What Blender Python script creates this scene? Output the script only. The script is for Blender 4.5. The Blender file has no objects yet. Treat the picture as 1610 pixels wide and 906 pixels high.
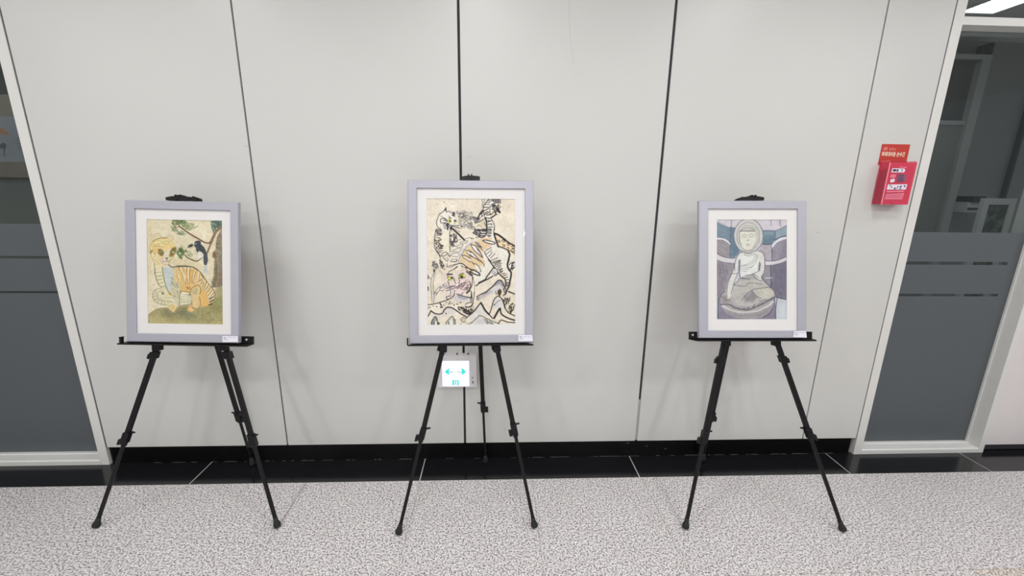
import bpy, bmesh, math, random
import numpy as np
from mathutils import Vector, Matrix
random.seed(7)
SC = bpy.context.scene
COL = SC.collection

# ================= camera =================
FPX, YAW, PITCH, ROLL, DIST, EYE = 657.23, .0424, .2365, .0128, 2.07, 1.53   # wide phone lens, 1610 x 906
def camera_axes():
    f = Vector((math.sin(YAW)*math.cos(PITCH), math.cos(YAW)*math.cos(PITCH), -math.sin(PITCH)))
    r = Vector((math.cos(YAW), -math.sin(YAW), 0)); u = r.cross(f)
    c, s = math.cos(ROLL), math.sin(ROLL)
    return c*r+s*u, -s*r+c*u, f
CR, CU, CF = camera_axes(); CP = Vector((0, -DIST, EYE))
cam = bpy.data.cameras.new('camera'); cam.sensor_width = 36; cam.lens = 36*FPX/1610; cam.clip_start = .02
camo = bpy.data.objects.new('camera', cam); COL.objects.link(camo)
camo.matrix_world = Matrix(((CR.x, CU.x, -CF.x, CP.x), (CR.y, CU.y, -CF.y, CP.y), (CR.z, CU.z, -CF.z, CP.z), (0, 0, 0, 1)))
SC.camera = camo

# ================= world, lamps, exposure =================
w = bpy.data.worlds.new('world'); SC.world = w; w.use_nodes = True
bg = w.node_tree.nodes['Background']; bg.inputs[0].default_value = (.93, .97, 1, 1); bg.inputs[1].default_value = .30
SC.view_settings.view_transform = 'Standard'; SC.view_settings.look = 'None'; SC.view_settings.gamma = 1
SC.view_settings.use_curve_mapping = False; SC.view_settings.exposure = 0.19
def area(name, loc, sx, sy, watts, col=(1, .992, .978), rot=(0, 0, 0)):
    l = bpy.data.lights.new(name, 'AREA'); l.shape = 'RECTANGLE'; l.size = sx; l.size_y = sy; l.energy = watts; l.color = col
    o = bpy.data.objects.new(name, l); COL.objects.link(o); o.location = loc; o.rotation_euler = rot; return o
CEIL = 2.78
for x, k in ((-3.3, .62), (-1.7, .98), (-.1, 1.0), (1.5, 1.0), (3.39, 1.2)):                 # rows of recessed square ceiling lamps in the hall
    area('ceiling_lamp', (x, -1.0 if x < 3 else -.76, CEIL-.012), .24, .28, 8.6*k)
    area('ceiling_lamp', (x, -2.2, CEIL-.012), .24, .28, 11.5*k)
for x, y, sy, wt in ((-3.2, -5.1, 1.24, 30), (-1.7, -5.1, 1.24, 30), (.62, -4.75, .2, 14), (1.6, -5.3, 1.24, 30)):
    area('ceiling_lamp', (x, y, CEIL-.012), .22, sy, wt)
area('ceiling_lamp', (2.58, -4.05, CEIL-.012), .12, .22, 8)
area('room_fill', (-3.0, .42, 2.7), .3, .3, 6.5); area('room_fill', (3.0, .40, 2.7), .3, .3, 5.5)  # unseen fill lights added to lift the dark rooms and the film

# ================= helpers =================
def ray(px, py): return CF + CR*((px-805)/FPX) + CU*((453-py)/FPX)
def at(px, py, Y):                                                  # pixel of the photo -> point on the plane at depth Y
    d = ray(px, py); return CP + d*((Y-CP.y)/d.y)
def atz(px, py, Z=0):
    d = ray(px, py); return CP + d*((Z-CP.z)/d.z)
def onp(px, py, P, n):
    d = ray(px, py); return CP + d*((P-CP).dot(n)/d.dot(n))
def lin(c): return tuple(((v/255)/12.92 if v/255 <= .04045 else ((v/255+.055)/1.055)**2.4) for v in c)
def tag(o, label=None, cat=None, group=None, kind=None):
    for k, v in (('label', label), ('category', cat), ('group', group), ('kind', kind)):
        if v: o[k] = v
    return o
def thing(name, loc, label, cat, group=None):
    o = bpy.data.objects.new(name, None); COL.objects.link(o); o.location = loc; o.empty_display_size = .05
    return tag(o, label, cat, group)
def link(name, me, mat, parent=None, smooth=False):
    o = bpy.data.objects.new(name, me); COL.objects.link(o)
    if mat and not me.materials: me.materials.append(mat)
    if smooth:
        for p in me.polygons: p.use_smooth = True
    if parent:
        o.parent = parent; o.matrix_parent_inverse = Matrix.Translation(-world_loc(parent))
    return o
def world_loc(o):
    v = Vector(o.location)
    return v if o.parent is None else v            # sub-parts hang on parts that sit at their parent's origin
def finish(name, bm, mat, parent=None, smooth=False, bevel=0):
    if bevel:
        bmesh.ops.bevel(bm, geom=[e for e in bm.edges if e.is_manifold and e.calc_face_angle(0) > .5], offset=bevel, segments=2, affect='EDGES', profile=.6)
    bmesh.ops.recalc_face_normals(bm, faces=bm.faces)
    me = bpy.data.meshes.new(name); bm.to_mesh(me); bm.free()
    o = bpy.data.objects.new(name, me); COL.objects.link(o); me.materials.append(mat)
    if smooth:
        for p in me.polygons: p.use_smooth = True
    if parent:
        o.parent = parent
        base = Vector(parent.location) if parent.parent is None else Vector(parent.parent.location)
        # every mesh keeps world coordinates; parts undo the place of their thing
        if parent.parent is None: o.matrix_parent_inverse = Matrix.Translation(-Vector(parent.location))
    return o
def bm_box(bm, a, b):
    vs = [bm.verts.new((x, y, z)) for x in (a[0], b[0]) for y in (a[1], b[1]) for z in (a[2], b[2])]
    for f in ((0, 1, 3, 2), (4, 6, 7, 5), (0, 4, 5, 1), (2, 3, 7, 6), (0, 2, 6, 4), (1, 5, 7, 3)): bm.faces.new([vs[i] for i in f])
def box(name, a, b, mat, parent=None, bevel=0):
    bm = bmesh.new(); bm_box(bm, a, b); return finish(name, bm, mat, parent, bevel=bevel)
def bm_obox(bm, c, ax, ay, az, sx, sy, sz):                        # oriented box, half sizes
    P = [Vector(c)+ax*(i*sx)+ay*(j*sy)+az*(k*sz) for i in (-1, 1) for j in (-1, 1) for k in (-1, 1)]
    vs = [bm.verts.new(p) for p in P]
    for f in ((0, 1, 3, 2), (4, 6, 7, 5), (0, 4, 5, 1), (2, 3, 7, 6), (0, 2, 6, 4), (1, 5, 7, 3)): bm.faces.new([vs[i] for i in f])
def bm_bar(bm, P, Q, wx, wy, side):                                # chamfered profile bar from P to Q
    P, Q = Vector(P), Vector(Q); t = (Q-P).normalized(); s = (side-t*side.dot(t)).normalized(); n = t.cross(s)
    k = .3; prof = [(1, -1+k), (1, 1-k), (1-k, 1), (-1+k, 1), (-1, 1-k), (-1, -1+k), (-1+k, -1), (1-k, -1)]
    rings = [[bm.verts.new(C+s*(a*wx/2)+n*(b*wy/2)) for a, b in prof] for C in (P, Q)]
    for i in range(8): bm.faces.new((rings[0][i], rings[0][(i+1) % 8], rings[1][(i+1) % 8], rings[1][i]))
    bm.faces.new(rings[0][::-1]); bm.faces.new(rings[1])
def bm_lathe(bm, P, t, prof, seg=16):                              # prof: (distance along t, radius)
    t = t.normalized(); s = t.orthogonal().normalized(); n = t.cross(s); R = []
    for h, r in prof: R.append([bm.verts.new(Vector(P)+t*h+(s*math.cos(2*math.pi*i/seg)+n*math.sin(2*math.pi*i/seg))*max(r, 1e-4)) for i in range(seg)])
    for a, b in zip(R[:-1], R[1:]):
        for i in range(seg): bm.faces.new((a[i], a[(i+1) % seg], b[(i+1) % seg], b[i]))
    bm.faces.new(R[0][::-1]); bm.faces.new(R[-1])
def bm_prism(bm, pts, off):                                        # planar outline pushed along off
    a = [bm.verts.new(Vector(p)) for p in pts]; b = [bm.verts.new(Vector(p)+off) for p in pts]; n = len(pts)
    bm.faces.new(a); bm.faces.new(b[::-1])
    for i in range(n): bm.faces.new((a[i], b[i], b[(i+1) % n], a[(i+1) % n]))

# ================= materials =================
def mat(name, col, rough=.5, metal=0, spec=.5, coat=0, bump=0, bscale=200, var=0, vscale=3, emit=None, estr=0):
    m = bpy.data.materials.new(name); m.use_nodes = True; nt = m.node_tree; N = nt.nodes; L = nt.links; b = N['Principled BSDF']
    b.inputs['Base Color'].default_value = (*col, 1); b.inputs['Roughness'].default_value = rough; b.inputs['Metallic'].default_value = metal
    b.inputs['Specular IOR Level'].default_value = spec; b.inputs['Coat Weight'].default_value = coat
    tc = N.new('ShaderNodeTexCoord')
    if var:
        n = N.new('ShaderNodeTexNoise'); n.inputs['Scale'].default_value = vscale; n.inputs['Detail'].default_value = 5
        L.new(tc.outputs['Object'], n.inputs['Vector']); r = N.new('ShaderNodeMapRange'); r.inputs[3].default_value = 1-var; r.inputs[4].default_value = 1+var
        L.new(n.outputs['Fac'], r.inputs[0]); x = N.new('ShaderNodeVectorMath'); x.operation = 'SCALE'; x.inputs[0].default_value = col
        L.new(r.outputs[0], x.inputs['Scale']); L.new(x.outputs[0], b.inputs['Base Color'])
    if bump:
        n = N.new('ShaderNodeTexNoise'); n.inputs['Scale'].default_value = bscale; L.new(tc.outputs['Object'], n.inputs['Vector'])
        q = N.new('ShaderNodeBump'); q.inputs['Strength'].default_value = bump; q.inputs['Distance'].default_value = .001
        L.new(n.outputs['Fac'], q.inputs['Height']); L.new(q.outputs[0], b.inputs['Normal'])
    if emit: b.inputs['Emission Color'].default_value = (*emit, 1); b.inputs['Emission Strength'].default_value = estr
    return m
def granite(name, tint=(1, 1, 1)):
    m = mat(name, (.6, .58, .57), rough=.32, spec=.4); nt = m.node_tree; N = nt.nodes; L = nt.links; b = N['Principled BSDF']
    tc = N.new('ShaderNodeTexCoord'); 
    def noise(s, d=2, r=.55):
        n = N.new('ShaderNodeTexNoise'); n.inputs['Scale'].default_value = s; n.inputs['Detail'].default_value = d; n.inputs['Roughness'].default_value = r; L.new(tc.outputs['Object'], n.inputs['Vector']); return n
    def ramp(src, stops, mode='LINEAR'):
        r = N.new('ShaderNodeValToRGB'); e = r.color_ramp.elements; r.color_ramp.interpolation = mode
        while len(e) < len(stops): e.new(.5)
        for q, (p, c) in zip(e, stops): q.position = p; q.color = (*c, 1)
        L.new(src, r.inputs[0]); return r
    def mul(a, bb, f=1.):
        x = N.new('ShaderNodeMix'); x.data_type = 'RGBA'; x.blend_type = 'MULTIPLY'; x.inputs[0].default_value = f; L.new(a, x.inputs[6]); L.new(bb, x.inputs[7]); return x.outputs[2]
    base = ramp(noise(92, 3, .62).outputs['Fac'], [(.32, (.50, .47, .475)), (.45, (.74, .715, .71)), (.55, (.84, .825, .82)), (.68, (.93, .925, .92))])
    dark = ramp(noise(138, 2, .58).outputs['Fac'], [(.38, (.20, .19, .22)), (.45, (.55, .53, .55)), (.505, (1, 1, 1))])
    fine = ramp(noise(320, 1, .5).outputs['Fac'], [(.3, (.62, .61, .63)), (.45, (1, 1, 1))])
    big = ramp(noise(5, 3, .6).outputs['Fac'], [(.3, (.94*tint[0], .925*tint[1], .93*tint[2])), (.7, (1.0*tint[0], 1.0*tint[1], 1.0*tint[2]))])
    L.new(mul(mul(mul(base.outputs[0], dark.outputs[0]), fine.outputs[0]), big.outputs[0]), b.inputs['Base Color'])
    return m
def glass_mat(name, tint, rough=0.0, ior=1.45):
    m = bpy.data.materials.new(name); m.use_nodes = True; nt = m.node_tree; N = nt.nodes; L = nt.links; N.clear()
    o = N.new('ShaderNodeOutputMaterial'); mx = N.new('ShaderNodeMixShader'); t = N.new('ShaderNodeBsdfTransparent'); g = N.new('ShaderNodeBsdfGlossy'); f = N.new('ShaderNodeFresnel')
    t.inputs[0].default_value = (*tint, 1); g.inputs['Roughness'].default_value = rough
    ge = N.new('ShaderNodeNewGeometry'); mr = N.new('ShaderNodeMapRange'); mr.inputs[3].default_value = ior; mr.inputs[4].default_value = 1/ior      # same reflectance on both faces of the pane
    L.new(ge.outputs['Backfacing'], mr.inputs[0]); L.new(mr.outputs[0], f.inputs[0])
    L.new(f.outputs[0], mx.inputs[0]); L.new(t.outputs[0], mx.inputs[1]); L.new(g.outputs[0], mx.inputs[2]); L.new(mx.outputs[0], o.inputs[0]); return m
def film_mat(name, col, back, mix=.35):
    m = bpy.data.materials.new(name); m.use_nodes = True; nt = m.node_tree; N = nt.nodes; L = nt.links; N.clear()
    o = N.new('ShaderNodeOutputMaterial'); d = N.new('ShaderNodeBsdfDiffuse'); t = N.new('ShaderNodeBsdfTranslucent'); a = N.new('ShaderNodeMixShader'); g = N.new('ShaderNodeBsdfGlossy'); q = N.new('ShaderNodeMixShader')
    tc = N.new('ShaderNodeTexCoord'); n = N.new('ShaderNodeTexNoise'); n.inputs['Scale'].default_value = 260; L.new(tc.outputs['Object'], n.inputs['Vector'])
    r = N.new('ShaderNodeMapRange'); r.inputs[3].default_value = .86; r.inputs[4].default_value = 1.14; L.new(n.outputs['Fac'], r.inputs[0])
    x = N.new('ShaderNodeVectorMath'); x.operation = 'SCALE'; x.inputs[0].default_value = col; L.new(r.outputs[0], x.inputs['Scale']); L.new(x.outputs[0], d.inputs[0])
    t.inputs[0].default_value = (*back, 1); g.inputs['Roughness'].default_value = .42; g.inputs[0].default_value = (.8, .85, .9, 1)
    a.inputs[0].default_value = mix; q.inputs[0].default_value = .045
    L.new(d.outputs[0], a.inputs[1]); L.new(t.outputs[0], a.inputs[2]); L.new(a.outputs[0], q.inputs[1]); L.new(g.outputs[0], q.inputs[2]); L.new(q.outputs[0], o.inputs[0]); return m
def emit_mat(name, col, s):
    m = bpy.data.materials.new(name); m.use_nodes = True; nt = m.node_tree; N = nt.nodes; N.clear(); o = N.new('ShaderNodeOutputMaterial'); e = N.new('ShaderNodeEmission')
    e.inputs[0].default_value = (*col, 1); e.inputs[1].default_value = s; nt.links.new(e.outputs[0], o.inputs[0]); return m

M_PANEL = mat('panel_paint', (.655, .655, .635), rough=.38, spec=.35, var=.02, vscale=1.2, bump=.02, bscale=40)
M_DOOR = mat('door_paint', (.78, .735, .74), rough=.4, spec=.3, var=.015)
M_DARKWALL = mat('gap_backing', (.012, .012, .014), rough=.8)
M_GASKET = mat('grey_gasket', (.11, .11, .115), rough=.8, var=.6, vscale=160)
M_GASKET2 = mat('dark_gasket', (.03, .03, .038), rough=.7, var=.3, vscale=60)
M_FILLER = mat('pale_filler', (.42, .42, .39), rough=.8, var=.25, vscale=60)
M_BASE = mat('black_gloss_baseboard', (.003, .003, .0035), rough=.25, spec=.3, var=.4, vscale=20)
M_BLACKSTONE = mat('black_granite', (.008, .008, .010), rough=.16, spec=.55, var=.5, vscale=220)
M_GROUT = mat('pale_grout', (.62, .61, .57), rough=.9, var=.1, vscale=50)
M_GROUT2 = mat('brown_grout', (.36, .31, .26), rough=.9, var=.3, vscale=20)
M_GRAN = granite('speckled_granite'); M_GRANW = granite('warm_speckled_granite', (1., .93, .84))
M_FRAMEP = mat('window_frame_paint', (.76, .757, .73), rough=.45, var=.02, vscale=6)
M_BEAD = mat('glazing_bead', (.74, .745, .73), rough=.4)
M_GLASS = glass_mat('window_glass', (.80, .84, .84))
M_FILM = film_mat('frosted_film', (.150, .163, .178), (.70, .76, .73))
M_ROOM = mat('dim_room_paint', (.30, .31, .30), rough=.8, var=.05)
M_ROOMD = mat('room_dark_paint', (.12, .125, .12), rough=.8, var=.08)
M_BOUNCE = mat('bounce_ledge_pale', (.72, .72, .68), rough=.5, var=.06)
M_CEIL = mat('ceiling_paint', (.80, .80, .80), rough=.9, var=.02)
M_EASEL = mat('black_powder_coat', (.007, .007, .0075), rough=.45, spec=.28, bump=.15, bscale=500, var=.25, vscale=30)
M_PLAS = mat('black_plastic', (.006, .006, .007), rough=.4, spec=.3, var=.2, vscale=40)
M_RUB = mat('black_rubber', (.012, .012, .014), rough=.7, var=.2, vscale=60)
M_STEEL = mat('bright_rivet', (.6, .6, .6), rough=.3, metal=.8)
# ================= paintings =================
# ---------- the three paintings: brush strokes and washes laid down in numpy, carried as colour attributes of the paper ----------
class Canvas:
    """Paper sheet; strokes are given on small sketch tiles (origin, scale) and land in sheet coordinates."""
    def __init__(s, corners, nx, ny, bg, seed):
        s.nx, s.ny = nx, ny
        K = np.array(corners, float); s.c = list(K+(K.mean(0)-K)*.012)          # TL TR BR BL of the sheet in sketch units
        u, v = np.meshgrid(np.linspace(0, 1, nx), np.linspace(0, 1, ny))
        TL, TR, BR, BL = s.c
        P = (TL*((1-u)*(1-v))[..., None] + TR*(u*(1-v))[..., None] + BR*(u*v)[..., None] + BL*((1-u)*v)[..., None])
        s.X, s.Y = P[..., 0], P[..., 1]
        s.img = np.ones((ny, nx, 3))*np.array(bg, float)
        s.rng = np.random.RandomState(seed)
        s.o = (0., 0.); s.k = 1.; s.pen = .84
    def tile(s, ox, oy, k): s.o = (ox, oy); s.k = k
    def pts(s, t):
        a = np.array([[float(q) for q in p.split(',')] for p in t.split()])
        return a/s.k + np.array(s.o)
    def noise(s, cell):
        g = s.rng.rand(int(60/cell*4)+8, int(60/cell*4)+8)
        x = (s.X-s.X.min())/cell; y = (s.Y-s.Y.min())/cell
        xi = np.clip(x.astype(int), 0, g.shape[1]-2); yi = np.clip(y.astype(int), 0, g.shape[0]-2)
        fx = x-xi; fy = y-yi; fx = fx*fx*(3-2*fx); fy = fy*fy*(3-2*fy)
        return (g[yi, xi]*(1-fx)*(1-fy)+g[yi, xi+1]*fx*(1-fy)+g[yi+1, xi]*(1-fx)*fy+g[yi+1, xi+1]*fx*fy)-.5
    def blend(s, a, col):
        a = a[..., None]; s.img = s.img*(1-a)+np.array(col, float)*a
    def inside(s, P):
        m = np.zeros(s.X.shape, bool); n = len(P)
        for i in range(n):
            (x1, y1), (x2, y2) = P[i], P[(i+1) % n]
            if y1 == y2: continue
            c = ((y1 > s.Y) != (y2 > s.Y)) & (s.X < (x2-x1)*(s.Y-y1)/(y2-y1)+x1)
            m ^= c
        return m
    def dist(s, P):
        d = np.full(s.X.shape, 1e9)
        for (x1, y1), (x2, y2) in zip(P[:-1], P[1:]):
            vx, vy = x2-x1, y2-y1; L = vx*vx+vy*vy+1e-9
            t = np.clip(((s.X-x1)*vx+(s.Y-y1)*vy)/L, 0, 1)
            d = np.minimum(d, np.hypot(s.X-x1-t*vx, s.Y-y1-t*vy))
        return d
    def smooth(s, P):
        if len(P) < 3: return P
        out = []
        n = len(P)
        for i in range(n-1):
            p0 = P[max(i-1, 0)]; p1 = P[i]; p2 = P[i+1]; p3 = P[min(i+2, n-1)]
            for t in (0, .33, .66):
                out.append(.5*((2*p1)+(-p0+p2)*t+(2*p0-5*p1+4*p2-p3)*t*t+(-p0+3*p1-3*p2+p3)*t**3))
        out.append(P[-1]); return np.array(out)
    def line(s, col, w, *ts, a=1., raw=False):
        for t in ts:
            P = s.pts(t)
            if not raw: P = s.smooth(P)
            d = s.dist(P); w_ = w*s.pen
            s.blend(np.clip((w_/2+.35-d)/.7, 0, 1)*a*np.clip(w_/.8, .3, 1), col)
    def fill(s, col, *ts, a=1., grain=0., soft=.5):
        for t in ts:
            P = s.pts(t); m = s.inside(P).astype(float)
            if soft > 0:
                d = s.dist(np.vstack([P, P[:1]])); m = np.where(m > .5, np.clip(.5+d/soft/2, 0, 1), np.clip(.5-d/soft/2, 0, 1))
            if grain: m = m*np.clip(1+grain*2*s.noise(3.), 0, 1.3); m = np.clip(m, 0, 1)
            s.blend(m*a, col)
    def dab(s, col, *ts, r=1., a=1.):
        for t in ts:
            for p in s.pts(t):
                d = np.hypot(s.X-p[0], s.Y-p[1]); s.blend(np.clip((r+.35-d)/.7, 0, 1)*a, col)
    def hatch(s, col, w, t, n, length, ang, jit=.4, a=1.):
        P = s.pts(t); x0, y0 = P.min(0); x1, y1 = P.max(0); k = 0; g = 0
        while k < n and g < n*20:
            g += 1
            x = s.rng.uniform(x0, x1); y = s.rng.uniform(y0, y1)
            m = False; N = len(P)
            for i in range(N):
                (a1, b1), (a2, b2) = P[i], P[(i+1) % N]
                if (b1 > y) != (b2 > y) and x < (a2-a1)*(y-b1)/(b2-b1)+a1: m = not m
            if not m: continue
            k += 1
            th = math.radians(ang)+s.rng.uniform(-jit, jit); L = length*s.rng.uniform(.6, 1.2)/2
            dx, dy = math.cos(th)*L, math.sin(th)*L
            d = s.dist(np.array([[x-dx, y-dy], [x+dx, y+dy]])); s.blend(np.clip((w/2+.35-d)/.7, 0, 1)*a, col)
    def mottle(s, amp, cells=(14, 6, 2.5)):
        for c, k in zip(cells, (1, .7, .5)):
            s.img += (s.noise(c)*amp*k)[..., None]*np.array([1, 1.02, 1.15])
    def grain(s, amp): s.img += s.rng.normal(0, amp, s.img.shape[:2])[..., None]
    def result(s): return np.clip(s.img, 0, 255)/255.

def paint_magpie():
    c = Canvas([(227.1, 343.9), (346.8, 347.2), (347.7, 510.8), (229.8, 509)], 200, 276, (226, 217, 188), 3)
    INK = (74, 66, 52); BR = (112, 74, 56); GR = (88, 108, 66)
    c.mottle(14)
    c.tile(225, 340, 10.064)
    c.fill((212, 196, 150), '20,40 110,40 130,500 110,906 20,906', a=.45, soft=3)
    c.fill((214, 196, 150), '420,620 560,660 900,760 880,906 640,800 380,770', a=.35, soft=3)
    # tree trunk and boughs
    c.fill((142, 130, 106), '1225,200 1225,906 1075,906 1085,700 1105,560 1110,420 1140,300 1180,240', soft=.8, grain=.1)
    c.tile(225, 420, 9.536)
    c.fill((134, 124, 100), '1165,0 1165,280 1100,305 1000,300 985,230 1020,120 1030,0', soft=1, grain=.15)
    c.fill((128, 96, 78), '1090,80 1160,60 1165,270 1080,290', a=.5, soft=2)
    c.fill((86, 82, 62), '1020,30 1060,60 1010,250 990,300 1040,290 1060,160 1080,0 1030,0', a=.5, soft=1)
    c.tile(225, 340, 10.064)
    c.hatch((84, 78, 62), .7, '1225,230 1225,906 1085,906 1110,500 1150,280', 90, 3.2, 85, .6, .6)
    c.hatch((176, 166, 132), .7, '1225,230 1225,906 1095,906 1120,500 1150,280', 45, 2.6, 80, .8, .6)
    c.fill((126, 98, 80), '1060,580 1100,540 1110,640 1085,670 1055,650', soft=.6)
    c.line((132, 96, 76), 5., '1215,180 1120,250 1070,340 1030,430', a=.95)
    c.line((128, 90, 70), 3.2, '1040,410 1000,520 960,600 900,650')
    c.line((150, 118, 92), 1.2, '1180,210 1100,290 1040,420 1000,500', a=.8)
    c.line(BR, 2.2, '1030,420 980,432 920,415 850,370 760,320 680,270 600,210 540,170')
    c.line(BR, 1.4, '560,180 500,180 450,150 425,110', '540,170 520,120', '545,160 480,110')
    c.line((72, 46, 38), .7, '1000,440 920,424 830,372 740,322 640,252 560,196', a=.7)
    c.line((98, 66, 50), 1.8, '900,650 820,710 740,690 660,650 600,590')
    c.line((60, 42, 34), .6, '880,668 822,716 740,698 660,658', a=.8)
    for t in ('430,90 470,200', '500,70 560,130', '600,80 660,110'): c.line(GR, 1.6, t, a=.8)
    c.hatch((98, 120, 72), 1., '420,60 620,60 690,170 640,210 560,150 440,150', 70, 4, 60, .8, .75)
    c.hatch((128, 146, 96), .9, '620,110 700,120 830,160 780,200 690,230 620,200', 40, 5, -18, .5, .75)
    c.hatch((104, 128, 92), .9, '410,170 480,190 560,230 630,270 590,310 500,290 420,210', 50, 4.5, 20, .6, .75)
    c.hatch((80, 100, 60), .8, '430,70 600,60 640,120 500,140', 35, 3, 80, .9, .8)
    c.hatch((76, 104, 92), 1.1, '1010,160 1060,70 1225,70 1215,150 1130,200 1070,260', 80, 5, 60, .7, .85)
    c.hatch((58, 82, 72), .8, '1050,90 1200,80 1170,170 1080,220', 35, 4, 65, .6, .85)
    c.hatch((84, 112, 62), 1.1, '500,600 540,500 640,500 650,560 600,600 560,680', 50, 4.5, 30, 1.2, .85)
    c.hatch((134, 146, 104), .7, '600,520 760,580 740,640 640,640', 30, 5, 25, .5, .6)
    c.fill((58, 82, 52), '525,505 580,510 600,560 560,580', a=.8, soft=1)
    # magpie
    c.fill((52, 60, 70), '775,440 780,405 830,390 870,400 880,450 920,490 950,540 965,600 930,620 900,580 850,550 825,580 800,540 800,500 770,480')
    c.fill((48, 54, 62), '665,505 690,460 740,440 762,460 740,490')
    c.fill((226, 226, 216), '830,580 870,570 915,610 910,650 830,690 815,640')
    c.fill((64, 72, 84), '930,600 975,600 988,700 965,780 925,770 915,680')
    c.fill((188, 198, 200), '925,770 970,780 990,906 915,906', a=.8, soft=1)
    c.line((222, 226, 222), .9, '785,445 810,438'); c.line((150, 160, 165), .6, '850,420 890,500 930,560', a=.5)
    c.line((150, 146, 128), .6, '815,590 822,690', '700,505 800,560', a=.7)
    # tiger head
    F = (228, 204, 138); W = (222, 218, 204)
    c.fill((224, 210, 168), '150,330 170,290 215,285 260,320 250,350 170,370', '350,335 380,305 430,305 445,350 435,390 400,360')
    c.line((150, 140, 112), .7, '155,340 170,290 215,282 262,325', '350,340 375,308 425,305 445,345 438,385')
    c.fill(F, '80,520 95,450 140,390 220,350 310,340 400,370 450,430 490,490 480,560 440,640 390,710 340,730 290,700 240,640 200,580 150,570')
    c.fill((236, 220, 160), '150,420 250,370 380,380 440,440 330,440 200,470', a=.8, soft=1.5)
    c.fill((232, 190, 120), '100,520 200,520 210,600 150,600', '300,480 370,480 350,540', a=.8, soft=1)
    c.fill(W, '250,500 330,560 400,500 385,600 390,690 340,710 290,690 300,610 310,560', a=.9, soft=1)
    c.fill((222, 196, 182), '240,640 330,720 370,760 330,790 260,760 230,690', a=.7, soft=1.5)
    c.line(INK, 1.1, '130,400 180,370 250,350 300,344 350,350', a=.9)
    c.line((110, 98, 68), .7, '90,470 110,430 140,400', '410,380 450,430', '180,400 230,390 300,410 330,400 400,405', '200,440 260,425 320,445 380,430 420,440', '130,490 200,475 280,490 300,500', '150,460 220,450', a=.85)
    c.line((240, 236, 216), .7, '230,465 280,475 310,500', '160,420 220,412', a=.8)
    c.fill((118, 96, 42), '210,520 260,525 295,570 290,610 250,625 215,590', '395,560 430,510 490,490 485,560 450,620 395,635')
    c.fill((150, 104, 40), '375,610 440,600 440,630 385,635', '210,560 240,560 240,590 215,590', a=.8)
    c.dab((160, 168, 110), '250,570 440,565', r=2.1); c.dab((52, 52, 34), '250,575 440,560', r=.9); c.dab((226, 228, 212), '452,575', r=.9)
    c.line(INK, .7, '205,525 260,520 300,570 285,620 240,620 210,580', '390,560 430,510 492,490 488,560 450,630 380,640', a=.8)
    c.fill((92, 84, 78), '318,655 370,655 350,690'); c.line(INK, .7, '345,690 345,710 300,715 275,705', '345,710 375,712 395,695')
    c.line((140, 120, 90), .7, '480,560 450,640 400,700 370,750', '85,520 110,640 150,740 230,790', '210,620 240,700 300,760 350,770')
    # raised paw, neck
    c.fill((230, 212, 160), '90,540 130,540 190,590 230,680 270,760 260,800 200,790 150,740 100,640')
    c.fill((70, 72, 60), '85,560 130,530 120,560 90,590', a=.8)
    c.line((120, 108, 78), .7, '95,560 110,640 150,740', '130,560 170,600 150,640', '160,690 200,720 230,760', '140,590 190,600')
    # body
    c.tile(225, 420, 9.536)
    c.fill((224, 190, 120), '430,0 760,30 840,90 940,240 1030,380 1035,470 990,560 900,600 820,610 690,560 510,570 400,450 340,370 300,250 270,60 260,0')
    c.fill((196, 206, 206), '262,0 420,0 440,120 380,240 400,300 375,370 335,360 300,240 275,100', soft=1)
    c.fill((200, 206, 186), '420,120 520,300 510,500 490,600 420,480 390,320 380,230', a=.75, soft=1.5)
    c.fill((222, 214, 172), '150,0 260,0 300,220 340,370 390,470 430,540 360,590 260,380 200,250 150,100')
    c.fill((216, 212, 180), '520,360 680,410 690,560 520,570', soft=1)
    c.fill((232, 184, 104), '830,330 940,380 950,500 930,590 830,600 810,430', soft=1.5, a=.8)
    c.fill((222, 160, 84), '660,30 720,40 700,250 600,260 600,180', a=.5, soft=2)
    c.line(INK, 1.4, '430,0 500,-20 600,-20 700,-2 770,30 850,110 920,220 990,300 1030,370 1035,460 1000,550 920,600')
    c.line(INK, 1.0, '262,0 275,110 310,260 350,360 390,400', '150,0 160,120 200,240 250,300')
    c.tile(225, 340, 10.064); c.line(INK, 1.5, '370,765 420,800 500,798 620,797 720,800 800,830 880,900'); c.line((92, 84, 62), 1., '150,750 160,830 155,906')
    c.tile(225, 420, 9.536)
    for t in ('450,20 500,140 520,290', '530,10 580,120 590,250', '650,10 640,120 650,230', '740,50 715,130 720,210', '800,70 790,160 770,250'):
        c.line((242, 234, 214), 2.4, t, a=.9)
    for t in ('425,0 470,60 500,180 530,300', '500,0 550,90 575,170 600,260', '560,0 570,70', '625,0 625,130 640,240', '675,0 660,130 655,250', '735,40 710,120 705,230', '760,60 730,150 720,250', '810,110 790,190 765,250'):
        c.line((116, 92, 66), .9, t, a=.85)
    for t in ('820,130 850,200 800,240', '850,150 830,260', '890,200 840,280', '930,240 870,330', '960,270 890,350', '980,320 920,400', '1010,350 940,450', '1020,400 945,480', '1020,440 950,510', '1010,490 950,540'):
        c.line((236, 232, 214), 1.8, t, a=.9)
    for t in ('830,110 860,160 800,210', '850,190 830,250', '870,220 850,290', '910,230 870,330', '945,280 880,350', '975,310 910,400', '1000,340 930,430', '1020,385 945,460', '1022,430 950,490', '1015,480 950,520', '1000,530 940,560'):
        c.line((60, 52, 42), .8, t)
    c.line((44, 40, 34), 1.8, '960,470 1010,440', '960,520 1010,490', '945,560 990,545')
    c.line((150, 70, 40), 1.2, '610,290 680,330', '670,290 620,330')
    c.line(INK, .9, '525,350 660,370', '520,370 620,405 680,410', '525,350 510,560', '510,575 600,560 700,545')
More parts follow.
